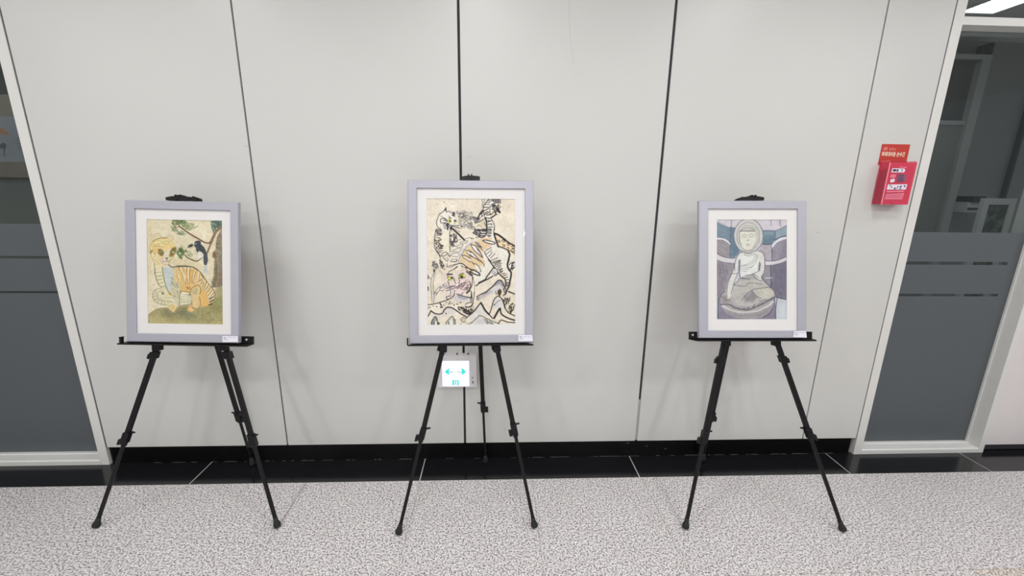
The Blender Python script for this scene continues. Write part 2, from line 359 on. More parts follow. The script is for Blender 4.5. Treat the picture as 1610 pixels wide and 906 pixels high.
    c.fill((238, 238, 230), '540,370 650,385 640,405 560,390'); c.line(INK, .6, '520,520 680,510', a=.7)
    c.hatch((120, 128, 118), .7, '400,130 520,310 500,520 420,420 390,280', 34, 3.5, 50, .3, .8)
    # hind leg
    c.fill((222, 196, 140), '690,330 730,290 780,275 820,310 820,400 800,440 820,600 740,680 700,620 690,480 670,400')
    c.fill((178, 172, 130), '700,340 760,300 790,330 770,400 710,400', a=.8, soft=1)
    c.fill((178, 176, 150), '660,400 700,380 710,500 690,500', a=.7, soft=1)
    c.line(INK, .9, '670,420 680,340 730,285 790,270 825,310 825,380 800,400', '805,440 825,540 800,610', '690,500 700,560')
    c.fill((228, 180, 110), '620,640 670,560 720,570 740,640 830,600 800,650 740,690 690,670 640,655')
    c.line((70, 56, 40), 1., '700,650 730,690', '740,640 720,660 760,680', '780,620 760,660 800,640', '640,640 660,650')
    # tail
    c.line((216, 210, 176), 6.4, '250,340 190,340 150,380 150,450 200,510 280,540 380,545')
    c.line((110, 104, 80), .8, '240,320 180,320 130,370 120,430 150,500 220,545 330,560', '260,360 210,360 190,400 200,450 250,490 330,505 420,515')
    for t in ('150,340 170,370', '130,390 180,390', '125,430 185,425', '150,490 190,460', '190,520 220,480', '240,550 260,500', '290,555 300,510'): c.line((100, 96, 76), .8, t)
    c.dab((92, 92, 78), '270,385', r=2.); c.dab((196, 196, 170), '270,378', r=.9)
    for t in ('170,60 230,50', '170,110 240,95', '180,160 245,150', '195,210 260,200', '230,270 290,250', '350,420 400,440', '380,470 430,490'): c.line((232, 228, 206), 1.8, t); 
    for t in ('160,80 235,70', '170,135 245,122', '190,190 250,178', '210,240 270,225', '260,290 310,280', '350,400 400,410', '370,450 420,460'): c.line((104, 96, 70), .7, t)
    # hill
    c.fill((160, 152, 104), '50,720 120,660 210,615 320,605 420,650 470,590 640,560 760,610 900,580 1000,560 1040,450 1040,320 1110,300 1170,300 1180,870 60,850', soft=1., grain=.1)
    c.fill((108, 108, 84), '270,640 330,620 400,670 560,600 660,600 700,660 560,720 380,730 290,720', a=.6, soft=4)
    c.fill((88, 112, 88), '560,650 700,680 760,740 640,770 540,720', a=.5, soft=4)
    c.fill((122, 132, 70), '1040,470 1160,420 1170,640 1060,660 980,620', a=.4, soft=4)
    c.fill((196, 184, 128), '60,740 200,720 360,800 600,800 760,840 1000,810 1170,800 1175,862 60,845', a=.6, soft=3)
    c.fill((186, 172, 132), '1050,330 1170,320 1170,420 1040,450', a=.5, soft=3)
    c.line((92, 78, 46), 1., '55,715 120,660 210,615 320,605 400,645', a=.8)
    c.fill((226, 204, 140), '330,580 420,545 490,590 430,670 380,640', soft=.8); c.line((140, 118, 70), .6, '350,600 400,570', '390,640 430,590', '430,660 480,600')
    c.fill((232, 186, 120), '620,640 665,570 735,640 690,670', soft=.8)
    c.hatch((92, 100, 56), .7, '700,690 1150,560 1160,760 800,800', 30, 2., 20, 1, .6)
    c.hatch((128, 118, 70), .7, '400,720 1100,700 1150,840 200,840', 50, 4., 5, .4, .45)
    c.img = c.img*.88+np.array((206, 198, 172))*.12; c.mottle(11, (5, 2, 1)); c.grain(9)
    return c.result(), c

def paint_two_tigers():
    c = Canvas([(670.3, 312), (809.4, 312), (810.4, 510.7), (672, 511)], 232, 330, (231, 222, 205), 5)
    INK = (48, 43, 42); GY = (120, 116, 118); W = (234, 231, 221); OR = (226, 202, 164); PK = (228, 212, 206)
    c.mottle(13)
    A = (668, 308); B = (738, 308); C_ = (668, 358); D = (738, 358); E_ = (668, 408); F = (738, 408); G = (668, 458); H = (738, 458)
    def T(o): c.tile(o[0], o[1], 16.78)
    # washes
    c.tile(0, 0, 1)
    c.fill(W, '726,410 731,398 742,384 757,372 770,368 776,372 781,386 797,392 801,405 799,420 802,432 798,450 793,460 797,430 786,428 776,420 762,438 748,448 741,440 730,416', a=.85, soft=1)
    c.fill(OR, '722,412 727,400 735,388 745,382 757,374 771,374 774,383 765,392 757,392 758,404 762,412 752,420 744,432 735,425 730,414', soft=1.5)
    c.fill((238, 214, 180), '778,370 790,378 806,386 810,396 806,400 795,393 782,386', soft=.6)
    c.fill(W, '690,345 700,330 710,334 716,345 722,355 712,358 700,365 692,360 687,350', a=.9, soft=1)
    c.fill((236, 230, 210), '695,367 706,362 708,396 698,398 694,378', soft=1)
    c.fill(W, '760,322 768,313 784,312 785,320 773,324 770,340 778,360 775,372 764,372 765,345', a=.9, soft=.8)
    c.fill(PK, '694,430 712,432 730,420 740,430 738,456 722,470 700,466', a=.8, soft=2)
    c.fill((232, 212, 210), '704,450 716,442 735,432 738,448 726,464 706,462', a=.9, soft=1)
    # upper head
    T(A)
    c.fill((96, 86, 86), '480,440 560,318 575,440 540,400', '730,430 795,450 785,575 715,530')
    c.line(INK, 1., '560,320 480,440 390,500 345,600 315,700 330,800 400,906', '590,440 640,420 700,470', '560,320 572,445')
    c.hatch((148, 146, 146), .9, '830,410 1050,400 1242,430 1242,850 950,850 900,700 840,560', 150, 2.6, 30, 1.5, .7)
    c.hatch((66, 62, 62), .8, '870,400 1100,420 1242,600 1242,860 960,860 930,720', 60, 2.2, 30, 1.5, .8)
    c.fill((206, 204, 128), '610,600 660,590 692,640 690,720 640,738 605,690', '750,690 840,690 800,752 755,750')
    c.fill(INK, '625,540 680,590 700,625 650,600', '760,655 800,640 842,682 780,692'); c.dab((80, 76, 40), '665,675', r=1.5)
    c.fill(W, '700,600 745,600 740,700 710,780 690,760')
    c.line(INK, 1.2, '420,700 418,640 450,610 520,610 600,672', '425,725 560,718', '520,660 600,680'); c.line(INK, .8, '430,545 500,590 560,620', '470,650 560,640')
    c.line(INK, 1.2, '600,730 700,800 760,820 880,850', '700,790 730,790 900,790', '820,830 930,870')
    c.hatch((56, 50, 54), 1.3, '480,740 600,730 700,830 720,906 560,906', 36, 2.4, 10, 1.2, .9)
    c.dab((245, 243, 238), '520,770 570,850 640,850 560,890 640,890', r=1.)
    c.hatch((98, 92, 94), .9, '300,850 400,850 440,906 300,906', 8, 2, 30, 1)
    c.line((150, 140, 128), .8, '280,110 400,140 520,200', '640,100 760,130 860,160 880,220', '690,240 760,220', a=.6); c.dab((120, 108, 96), '1105,130 335,240 520,200', r=.8, a=.7)
    T(B)
    c.fill((140, 134, 140), '80,580 200,590 260,610 240,680 130,720 90,650', '560,90 770,85 790,200 640,200 560,150')
    c.hatch((60, 56, 62), 1., '190,600 260,480 330,380 360,430 310,480 330,560 220,600', 26, 3, -50, .5)
    c.fill(W, '240,600 270,510 300,500 300,570'); c.line((238, 236, 228), 2.2, '400,540 330,640 230,690')
    c.line(INK, 1.2, '800,200 790,110 740,82 560,80 480,120 410,200 360,300 355,420 380,540 420,660 435,760 440,906', '800,190 640,210 560,250 525,320 525,460 560,490', '540,590 600,680 640,790 640,906', '540,590 620,530 720,500', '200,590 260,470 330,380')
    c.line(INK, 1.5, '60,580 130,570 190,620 260,620', '130,725 240,690 330,640 400,600'); c.line(INK, 2.6, '410,590 435,720 440,906')
    for t in ('450,140 540,170', '430,190 510,200', '390,240 510,240', '480,110 530,130', '580,90 560,140', '620,90 610,160', '680,90 670,160', '740,90 735,160'): c.line(INK, 1.1, t)
    for t in ('375,320 500,310', '380,410 490,345 400,400', '390,470 480,420 400,460', '385,510 500,450', '440,520 540,500', '430,590 520,600', '450,660 550,665', '460,700 560,660', '460,760 570,740 560,780', '460,830 590,830', '450,880 560,880'): c.line(INK, 1.4, t)
    c.hatch(INK, 1.1, '560,260 700,240 820,260 840,340 800,440 700,500 620,420 590,330', 46, 3, 60, 1.2)
    c.line(INK, 1.3, '620,430 560,500 480,510', '690,470 640,540 560,590'); c.line((150, 120, 60), 1., '690,470 620,530')
    c.line(GY, 1., '310,90 320,200 320,330', '375,90 375,170 345,250 350,320'); c.fill((196, 196, 204), '330,100 370,110 350,230 330,220', a=.7)
    c.fill((214, 206, 178), '170,760 260,700 380,640 420,720 420,860 330,800 250,790', a=.9); c.line((104, 92, 74), 1., '180,810 260,780', '270,780 340,850 420,900'); c.line((236, 222, 196), 2., '270,740 330,820 400,890')
    c.line((110, 104, 104), 1.6, '0,830 100,820 160,906', '380,720 420,800')
    T(C_)
    c.line(INK, 1.1, '300,60 265,250 260,450 300,600 400,740 410,906', '660,90 655,350 660,520 670,640')
    c.hatch((98, 94, 98), 1.1, '290,60 420,50 450,160 440,200 320,160', 30, 2.5, 20, 1)
    c.hatch((66, 62, 62), 1., '275,320 380,330 480,480 480,560 400,560 290,420', 34, 2.6, 50, 1)
    c.line(INK, 1., '280,205 440,205', '285,260 370,262', '300,490 340,560 400,560 480,545', '320,610 480,605', '350,650 440,650', '400,330 440,320', '330,620 420,750', '300,560 350,500'); c.line((120, 112, 88), 2.2, '390,270 430,330')
    c.line(INK, 1.1, '440,740 480,670 560,640 595,680 540,730 450,755', '490,790 600,880', '620,680 640,740 670,760'); c.line(GY, 1., '600,780 620,860')
    c.hatch((70, 64, 68), 1.2, '670,180 820,170 860,330 780,480 680,510', 46, 3, 80, .9); c.fill(W, '710,240 750,240 750,340 700,360', '840,180 880,190 860,260', '780,400 820,380 810,470')
    c.line((50, 46, 48), 3., '690,0 780,80 860,150 950,240 1030,320', raw=True); c.line((120, 110, 108), 1., '780,30 850,80 920,120')
    for t in ('920,405 960,365 1110,350 1085,405 950,410', '830,500 870,460 1000,450 960,512 850,512', '720,620 780,580 870,550 960,560 900,625 730,628', '650,740 720,682 880,668 905,715 830,762 700,735', '680,890 720,838 840,830 822,890'):
        c.fill(W, t); c.line((98, 92, 92), .9, t+' '+t.split()[0])
    c.line(INK, .8, '1050,300 1120,280 1180,260 1242,290', '890,330 940,300'); c.line((210, 210, 212), 2.6, '1242,370 1100,470 1010,600 930,740 890,880'); c.line((108, 98, 96), .8, '1242,400 1120,480 1040,590 960,720 900,820 870,906', '1040,560 1000,640')
    for t in ('1060,600 1150,600 1242,650', '960,715 1080,740 1200,800'): c.line(INK, 1.2, t)
    c.fill(W, '1090,620 1200,660 1242,700 1242,760 1160,710', '980,740 1100,790 1200,860 1242,906 1160,906 1080,820')
    c.line((60, 54, 56), 1., '1090,640 1160,720 1242,770', '980,740 1010,790 1120,850 1170,906')
    T(D)
    c.line((160, 156, 160), 1.6, '0,40 120,60 200,150'); c.hatch((88, 84, 92), 1.5, '60,60 200,60 440,40 440,120 320,150 260,190 160,160', 60, 3.4, 5, .7); c.fill(W, '290,120 400,110 400,145 310,145', '270,180 400,165 380,200 280,200', '160,90 260,120 230,140', '250,210 360,220 300,235')
    c.line(INK, 1.8, '440,0 440,120 400,220 300,260 210,210 80,140', '180,75 300,60 430,50', '300,160 420,155', '240,215 400,215'); c.line(INK, 1., '160,260 240,250', '40,295 110,280')
    for t in ('450,60 550,60 550,90 450,95', '450,130 550,130 540,160 450,165', '450,210 550,210 480,240'): c.line(INK, 1.3, t)
    c.line(INK, 1.3, '640,0 620,120 635,200'); c.line(INK, 3., '640,190 670,290 710,400 735,480 750,498'); c.line(INK, 2., '740,485 850,525 960,570 1020,610'); c.line(INK, 3.4, '650,155 750,195 830,250 920,320'); c.line(INK, 2.6, '900,300 1000,380 1080,430 1190,480')
    c.line((62, 54, 50), 3.2, '1000,590 1040,700 1020,800 1000,906'); c.line(INK, 1.6, '1060,600 1190,690')
    for t in ('730,340 760,330 790,380 740,370', '830,340 870,320 920,370 850,370', '970,410 1020,420 1030,460 980,450', '850,440 900,450 910,490 860,490', '970,530 1010,520 1020,560', '1080,490 1150,490 1180,540 1100,530', '1080,570 1150,560 1170,620 1090,620'): c.line(INK, 1.2, t)
    for t in ('340,340 400,325 520,350 640,385 660,420 580,430 450,400 340,350',): c.fill((244, 242, 236), t); c.line(INK, 1.6, t)
    for t, f in (('130,380 200,400 260,460 310,520 240,480 160,410', 1), ('30,440 130,470 240,600 330,780 240,700 120,600 30,450', 1), ('0,640 80,660 180,780 230,840 120,790 0,700', 1)):
        c.fill((232, 232, 236), t); c.line((70, 62, 64), 1.4, t)
    c.line((90, 80, 82), 1.2, '180,470 280,540 360,610', '250,840 330,906', '190,560 300,700 340,790')
    c.line(INK, 1.4, '390,620 400,680 460,780 540,880 560,906'); 
    for t in ('560,520 420,600', '570,580 440,690', '590,640 500,750 530,720', '660,680 540,800', '720,790 580,850 550,880', '800,850 640,880 600,906', '700,800 720,800'): c.line((78, 70, 66), 1.2, t)
    T(E_)
    c.line(GY, 1.1, '240,350 190,480 180,540 170,640 190,906', '270,350 250,470 230,600 240,906', '70,370 120,440 170,500', '250,880 300,800 380,710', '290,890 350,830 420,790')
    c.hatch((110, 104, 104), .9, '200,80 260,30 340,100 370,150 330,230 250,240 200,200', 36, 3.4, 60, 1); c.hatch(INK, .9, '230,260 270,260 265,340 230,330', 8, 2, 80, .5); c.hatch(GY, .9, '60,430 120,440 110,490 70,490', 8, 2, 80, 1); c.hatch(INK, .9, '65,660 130,750 120,790 70,790', 10, 2.5, 60, .6)
    c.hatch((130, 124, 128), .9, '380,700 440,640 600,600 600,740 500,830 380,800', 30, 2.6, -60, 1, .7); c.line((184, 178, 150), 2., '370,270 420,300 460,370', a=.8)
    c.hatch(INK, 1., '410,20 470,60 520,200 560,290 500,270 420,180', 22, 2.6, 40, 1); c.fill(PK, '520,200 590,200 590,260 540,270'); c.line(INK, .9, '570,180 680,190 760,150 870,110', '640,160 760,130 870,105', '680,50 800,45 840,0', '590,100 590,180')
    c.line(INK, 1.1, '620,360 640,310 720,270 780,240 860,180'); c.line(INK, 1.8, '780,240 850,180', '890,95 1000,110 1080,180 1180,240 1242,280', '960,150 1020,200 1100,220'); c.fill((244, 244, 242), '910,110 1000,140 980,160 930,140', '800,230 860,230 850,265 810,265'); c.fill(OR, '1000,180 1060,220 1020,280 960,250')
    c.fill((188, 188, 92), '605,440 660,420 700,460 740,480 720,540 650,545 605,510', '890,400 960,360 1040,370 1070,420 1000,480 900,470'); c.dab((62, 62, 34), '965,440', r=2.2); c.dab((96, 90, 90), '715,470', r=2.2); c.dab((226, 226, 140), '640,490 1030,420', r=1.4); c.dab(INK, '630,525', r=.9)
    c.line(INK, 2.4, '590,380 720,380'); c.line(INK, 1.2, '890,420 940,370 1020,350', '900,470 980,485 1060,450', '760,480 800,600 830,640', '890,480 910,560 880,620', '610,560 640,660', '610,390 605,470')
    c.line(INK, 1.1, '640,720 780,690 860,650 1000,610 1070,580', '560,810 700,770 820,720 920,660', '640,690 780,680', '560,740 700,740'); c.fill((244, 244, 244), '800,640 900,620 900,660 820,680'); c.line((146, 142, 142), 2., '620,710 770,690', a=.8)
    c.hatch((120, 96, 100), 1.1, '820,700 1000,620 1150,540 1190,640 1150,800 1000,780 860,780', 46, 2.6, -30, 1.2, .8); c.line((170, 130, 120), .9, '1060,560 1130,520 1160,560'); c.line(INK, 1.2, '1160,560 1200,640 1170,760 1080,860', '1080,260 1180,340 1242,420', '1240,440 1242,600 1200,740 1150,850', '1000,860 960,906'); c.line(INK, 2., '1180,800 1100,880')
    c.line(INK, 1., '670,800 680,906', '780,790 770,906'); c.fill((206, 214, 214), '680,800 770,800 765,906 690,906', a=.7)
    c.line((70, 62, 64), 2.2, '1090,310 1160,360 1242,400')
    T(F)
    c.line((70, 62, 62), 1.2, '60,60 90,100 160,110 250,200 290,300 270,310', '100,100 140,160 210,220', '220,20 320,60 380,150 370,170', '0,40 60,60'); c.fill((236, 234, 226), '120,110 200,160 270,270 260,300 150,220')
    c.line((50, 48, 50), 2.2, '20,250 130,280 240,350 265,405 200,400 90,360 20,300'); c.fill((232, 232, 230), '60,290 150,320 230,370 220,385 110,350'); c.line((70, 66, 68), 1.6, '0,400 60,420 90,500', '0,300 40,380')
    c.line(INK, 2.2, '490,0 560,90 620,180 700,280 740,340 830,430 910,500 930,540 930,680 880,780', '630,190 560,290 500,370 440,450 400,530', '400,540 500,490 600,430', '740,340 700,390 650,410'); c.line(INK, 3.4, '400,530 320,570 240,610'); c.line(INK, 2., '250,610 170,680')
    c.fill((226, 226, 224), '600,260 680,240 720,320 700,380 630,400 590,340'); c.line(GY, 1., '600,300 590,350 640,400', '620,290 660,330 630,360 680,350')
    for t in ('600,80 700,60 790,20', '640,110 780,60 800,20', '640,150 820,90', '670,190 810,140', '710,240 810,180', '740,270 850,230 780,290', '780,320 860,290 800,340', '830,370 920,350', '870,420 960,390', '900,470 990,455', '950,530 1020,520', '960,580 1010,610', '960,620 1010,600'): c.line((78, 68, 62), 1.5, t)
    c.line(INK, 3., '1020,0 990,80 990,180 1030,270 1080,330 1075,440 1050,560 1030,680 980,780 930,900'); c.fill(W, '1040,140 1100,80 1180,70 1200,130 1120,240 1060,270'); c.hatch(INK, 1., '1040,140 1100,80 1190,70 1200,140 1110,240 1060,260', 16, 3, -60, .3); c.line(INK, 1.4, '1030,130 1100,75 1190,70 1200,150 1100,270')
    c.hatch((110, 104, 100), 1.1, '940,560 1020,560 1000,760 930,880 860,880 920,740', 30, 2.2, 40, 1.2)
    c.line((112, 86, 80), .9, '70,500 60,680 0,800', '90,500 130,660 120,906'); c.line(INK, 1., '0,800 40,820 40,906')
    c.fill((150, 146, 158), '740,540 820,540 890,700 860,740 780,640 700,680 620,700 560,760 460,860 400,880 640,640', a=.85, soft=1.5); c.fill((208, 208, 216), '640,720 780,660 860,760 700,860 480,906 520,820', a=.8, soft=3)
    c.line(INK, 2., '290,906 420,850 520,760 620,680 700,580 760,540 820,545 870,620 890,690'); c.hatch((78, 64, 44), 1.1, '690,870 740,770 840,820 820,906', 18, 3.5, 80, .6); c.line(INK, 1., '1010,820 1100,860 1200,900')
    T(G)
    c.line(GY, 1.2, '190,0 200,270', '240,0 255,100 240,290', '290,100 350,20', '250,50 300,0'); c.fill((224, 222, 214), '205,0 235,0 235,280 205,260', a=.7)
    c.fill((206, 206, 212), '700,200 860,60 1000,120 1200,160 1140,240 900,280 800,200', a=.8, soft=2); c.fill((146, 142, 152), '860,70 1000,130 1190,170 1000,200 870,150', a=.7, soft=2)
    c.line(INK, 1.6, '70,330 220,320 380,280 540,230 660,180 740,120 780,60', '850,60 1000,110 1120,140 1215,145', '1215,0 1215,160'); c.line(INK, 1.2, '570,130 640,110 690,100', '570,140 580,180 630,190', '1200,170 1200,260', '1070,330 1120,290 1230,280'); c.line(INK, 2.2, '1070,390 1160,400 1240,350'); c.line((236, 236, 230), 2., '1100,350 1200,340')
    c.dab(INK, '770,340 850,320 940,280 320,380 640,310 660,265', r=1.1, a=.85); c.line(INK, 2.2, '410,300 440,360', '420,400 470,395'); c.line(INK, 1., '80,430 130,420', '110,380 170,400', '210,360 250,380', '560,280 590,270', '690,310 730,290', '490,340 520,350')
    c.hatch(INK, 1.2, '880,390 1000,400 1100,460 1240,430 1240,560 1130,600 1000,520 880,460', 70, 2.6, 15, 1.1, .9)
    c.fill((206, 206, 212), '510,480 620,400 740,430 850,520 740,620 620,560 480,620', a=.6, soft=3); c.fill((214, 212, 216), '170,510 300,570 460,570 400,700 330,700 200,660', a=.6, soft=3)
    c.line(INK, 2.1, '75,660 130,580 170,490', '170,490 270,560 380,580 470,555 510,480 580,410 640,400 740,430 860,510 960,580 1090,650'); c.line(INK, 1.6, '1070,700 1150,630 1242,560'); c.dab((88, 84, 88), '560,565 ', r=1.1)
    c.fill((150, 150, 148), '190,790 280,640 330,720 350,880 200,880'); c.fill((226, 226, 222), '250,780 330,740 335,880 270,880'); c.line(INK, 1.6, '200,880 190,780 280,640 330,720 350,880', '250,880 260,790'); c.fill((86, 86, 70), '345,790 390,790 400,880 355,880')
    c.fill((206, 206, 192), '560,880 580,800 710,640 760,700 800,730 800,880'); c.line((92, 88, 66), 1.5, '560,880 570,800 710,640 760,710 760,880', '630,780 640,880', '760,730 800,730 800,880'); c.fill((230, 230, 226), '650,760 730,700 740,880 660,880', a=.9)
    c.fill((196, 192, 176), '940,710 1020,650 1100,720 1060,800 970,790'); c.line((120, 112, 90), 1.2, '940,710 1020,650 1050,700', '940,710 980,790 1070,780', '930,880 960,820', '1180,840 1242,800'); c.dab((176, 170, 156), '1130,830', r=1.6)
    T(H)
    c.line(INK, 1.3, '40,0 60,130 60,280', '120,0 110,130 90,260', '0,140 50,150'); c.line(INK, 2., '0,395 50,360 90,290'); c.fill((150, 146, 160), '250,110 400,10 560,0 420,110 300,190 200,200', a=.6, soft=3)
    c.line(INK, 1.6, '180,130 300,60 440,5', '1010,0 1110,40 1210,75'); c.hatch((130, 124, 104), .9, '0,420 120,370 80,560 0,580', 16, 3, -30, .8, .6); c.hatch((88, 84, 80), .9, '180,150 260,130 240,220 180,220', 8, 3, 50, .6, .6)
    c.fill((216, 216, 216), '0,620 290,330 480,600 240,640 0,830', a=.7, soft=2); c.fill((208, 208, 214), '640,220 740,130 860,230 920,450 820,420 760,420 720,440 600,400', a=.7, soft=3); c.fill((204, 204, 208), '20,850 250,640 400,700 600,780 700,860 20,870', a=.7, soft=2)
    c.line(INK, 2.2, '0,605 120,500 220,370 290,285'); c.line(INK, 3.2, '290,285 340,370 400,480 500,590'); c.line(INK, 1.8, '490,580 600,700', '510,590 570,430 620,240 680,150 740,115 810,150 870,230 910,350 930,440 1000,540 1100,600 1210,645'); c.line(INK, 2.6, '860,210 910,360 920,420')
    c.line(INK, 3.6, '640,690 720,540 780,445 800,460'); c.line(INK, 2.6, '800,450 820,570 900,640 1040,710 1210,760'); c.line(INK, 1.8, '750,830 820,745 900,765 1000,800 1210,815'); c.line((88, 84, 80), 1.4, '0,840 130,740 240,625', '240,625 330,640 440,700 600,770 780,850'); c.line((98, 92, 92), 1., '640,340 740,250 820,210'); c.dab((80, 76, 80), '640,340', r=1.1)
    c.hatch((110, 108, 104), .8, '380,720 500,740 640,850 450,850', 26, 3, 60, .5, .8); c.hatch((60, 54, 44), 1., '870,180 1050,150 1020,320 940,340', 20, 3.6, -50, .6); c.hatch((60, 54, 44), 1., '1020,380 1100,300 1190,350 1180,480 1060,560 1010,500', 30, 3.4, -70, .6); c.hatch((78, 64, 44), 1.1, '680,0 800,0 800,100 690,90', 14, 3.4, 80, .6); c.line(INK, 2., '960,0 930,60 880,100'); c.fill((196, 180, 176), '830,60 930,20 900,100', a=.6)
    c.mottle(8, (5, 2, 1)); c.grain(9)
    return c.result(), c

def paint_seated_figure():
    c = Canvas([(1128.7, 344.9), (1239, 344.9), (1239.4, 502.3), (1129, 502.3)], 186, 266, (206, 200, 208), 9)
    LN = (78, 80, 96); BL = (112, 134, 150); PU = (140, 135, 146); PD = (116, 112, 128); W = (226, 228, 226); ST = (218, 219, 212)
    c.mottle(8)
    c.tile(1122, 338, 10.41)
    c.fill(BL, '75,110 200,160 300,205 400,230 350,330 370,450 460,600 380,700 300,700 300,480 250,430 180,390 75,370', grain=.08)
    c.fill((92, 116, 136), '300,230 390,240 360,340 370,440 460,600 400,680 310,690 310,480', a=.6, soft=3); c.fill((134, 152, 164), '80,170 250,260 280,380 120,360', a=.5, soft=5)
    c.fill(BL, '820,260 1030,265 1030,420 970,485 820,480 835,350', grain=.08); c.fill((140, 160, 172), '1030,265 1210,190 1210,350 1100,380 1030,430'); c.fill((142, 162, 172), '840,280 1000,290 980,330 850,340', a=.6, soft=3); c.fill((88, 110, 132), '850,400 1000,390 970,470 840,460', a=.5, soft=3)
    c.fill((150, 145, 150), '75,410 180,410 270,460 300,520 300,700 180,680 75,630', grain=.1)
    c.fill((146, 142, 156), '980,540 1050,450 1210,400 1210,690 1080,740 980,750', grain=.1); c.fill((120, 114, 132), '1150,440 1210,410 1210,680 1130,700', a=.5, soft=3)
    c.fill((176, 170, 178), '790,490 965,490 965,750 860,750 830,640 770,590')
    c.line((70, 66, 70), 1.2, '75,620 180,680 300,708 380,705'); c.line(LN, .9, '75,100 180,160 260,200', '318,80 318,300 300,420 300,700', '318,215 390,225', '955,80 960,190', '1100,80 1105,200', '1030,270 1210,185', '830,262 1030,266', '1028,270 1020,420', '965,490 975,750'); c.line((52, 60, 74), 1.4, '815,482 900,486 965,482', '1030,410 1110,370 1210,350'); c.line((84, 84, 100), 1.6, '975,560 975,740')
    c.line((232, 232, 236), 2.2, '80,395 180,400 250,430 295,480', '980,520 1040,450 1120,400 1210,375'); c.line((222, 218, 226), 1.8, '80,100 150,150 280,200', a=.8)
    c.line((212, 212, 212), 5.6, '75,680 200,735 380,755', '860,785 1000,785 1210,715'); c.line(LN, 1.1, '75,735 200,780 370,797', '860,750 980,755 1100,730 1210,680', '860,825 960,825 1100,800 1210,745')
    c.fill(PU, '75,745 200,790 370,800 365,906 75,906', grain=.1); c.fill(PD, '945,830 1210,760 1210,906 945,906', grain=.08); c.fill(PU, '860,830 945,830 945,906 850,906')
    c.tile(1122, 415, 9.537)
    c.fill((138, 133, 142), '70,0 340,0 300,160 240,260 215,390 150,450 75,510', grain=.12); c.fill((168, 163, 164), '250,0 330,0 300,150 240,260 220,380 190,380 240,150', a=.6, soft=3)
    c.fill(PD, '870,30 1110,0 1110,530 940,490 930,420 870,350', grain=.08); c.fill((148, 144, 154), '780,20 870,30 870,350 740,190 780,130'); c.fill((158, 154, 166), '70,510 150,460 150,830 70,830')
    c.fill((128, 128, 150), '75,520 115,500 115,830 75,830', a=.6); c.fill((132, 126, 144), '130,600 940,490 960,830 120,830'); c.fill((190, 200, 206), '975,500 1105,530 1105,830 955,830', grain=.1); c.fill((222, 226, 226), '1010,600 1080,560 1100,800 1000,810', a=.5, soft=5)
    c.hatch((104, 98, 114), 1., '80,20 300,20 230,300 90,460', 24, 9, 88, .12, .35); c.hatch((98, 94, 116), 1., '880,40 1100,20 1100,480 950,460', 22, 10, 88, .12, .35)
    # seat, lap, legs
    c.fill((170, 167, 166), '145,490 230,400 320,310 420,240 460,200 600,150 740,200 860,340 920,390 935,460 920,520 900,640 860,720 760,790 600,815 370,800 220,730 150,640', grain=.08)
    c.fill((188, 188, 180), '330,300 440,230 560,230 720,220 860,340 620,370 520,420 330,520 280,480', a=.9, soft=2); c.fill((204, 203, 198), '300,540 480,470 620,390 680,480 760,520 560,650 400,620', a=.55, soft=3)
    c.fill((198, 196, 184), '610,390 720,365 850,355 920,400 925,470 850,510 740,515 650,470', soft=1); c.fill((132, 128, 134), '480,500 600,400 680,500 620,560 500,560', a=.8, soft=3); c.fill((132, 124, 126), '150,470 260,480 280,560 170,580', a=.6, soft=2)
    c.line((206, 206, 204), 3.4, '170,620 280,680 420,715 560,715 700,690 840,620 910,560'); c.line((98, 100, 108), 2.6, '140,600 260,600 360,650 530,680 640,640 740,600 840,545 930,500', a=.9); c.hatch((98, 98, 102), 1.1, '280,610 540,640 760,560 780,590 540,700 300,660', 26, 2.4, -40, .4, .8)
    c.fill((140, 136, 142), '180,670 400,740 660,730 890,630 850,730 700,800 400,800 240,740', a=.7, soft=3)
    c.line(LN, 1.5, '740,190 800,270 880,350', '120,500 145,460 200,410', '940,490 1030,510 1110,530', '970,510 945,700 955,830', '110,505 105,830', '900,660 850,740 760,790', '370,815 560,822', '870,30 880,350'); c.line(LN, 1., '430,210 330,310', '700,550 850,530 930,480', '440,540 540,430 600,390', '600,390 640,460 740,515', '610,380 740,360 860,350 920,400 935,460', '320,310 500,330 560,280 740,300', a=.8)
    c.line((72, 72, 84), 1.6, '440,210 500,170 640,150', '440,215 560,225', a=.8); c.line((210, 208, 212), 1.5, '790,212 890,205'); c.line((150, 148, 146), .7, '650,400 690,460', '680,390 730,460', '720,380 770,450')
    # arms and torso
    c.fill(ST, '340,0 410,0 390,140 330,300 300,440 280,500 240,480 230,400 250,280 300,140'); c.line((96, 96, 104), 1., '410,0 395,120 340,260 290,440', '340,0 310,130 250,260 228,420', '300,145 395,140'); c.dab((214, 200, 192), '250,500', r=2.)
    c.fill((224, 226, 226), '420,0 690,0 690,110 600,150 460,190 425,215'); c.fill(ST, '720,0 775,0 775,130 735,190 750,240 690,230 620,150 700,100')
    c.line((96, 96, 104), 1., '775,0 770,130 735,195 755,245', '610,150 720,95', '690,0 690,100', '620,150 660,220 730,250', '640,150 700,210', '500,175 620,150'); c.line((98, 94, 130), 1.6, '420,0 415,120 425,215'); c.fill((128, 124, 142), '690,0 725,0 700,100 685,90', a=.8)
    for t in ('430,50 520,40 570,0', '430,75 540,65 610,0', '430,100 520,105 600,60 640,0'): c.line((120, 120, 126), .8, t)
    c.tile(1122, 338, 10.41)
    c.fill(ST, '460,620 560,600 700,600 780,590 840,640 858,730 855,906 370,906 400,720'); c.fill((230, 232, 230), '470,660 700,650 740,780 740,906 465,906', a=.8, soft=2)
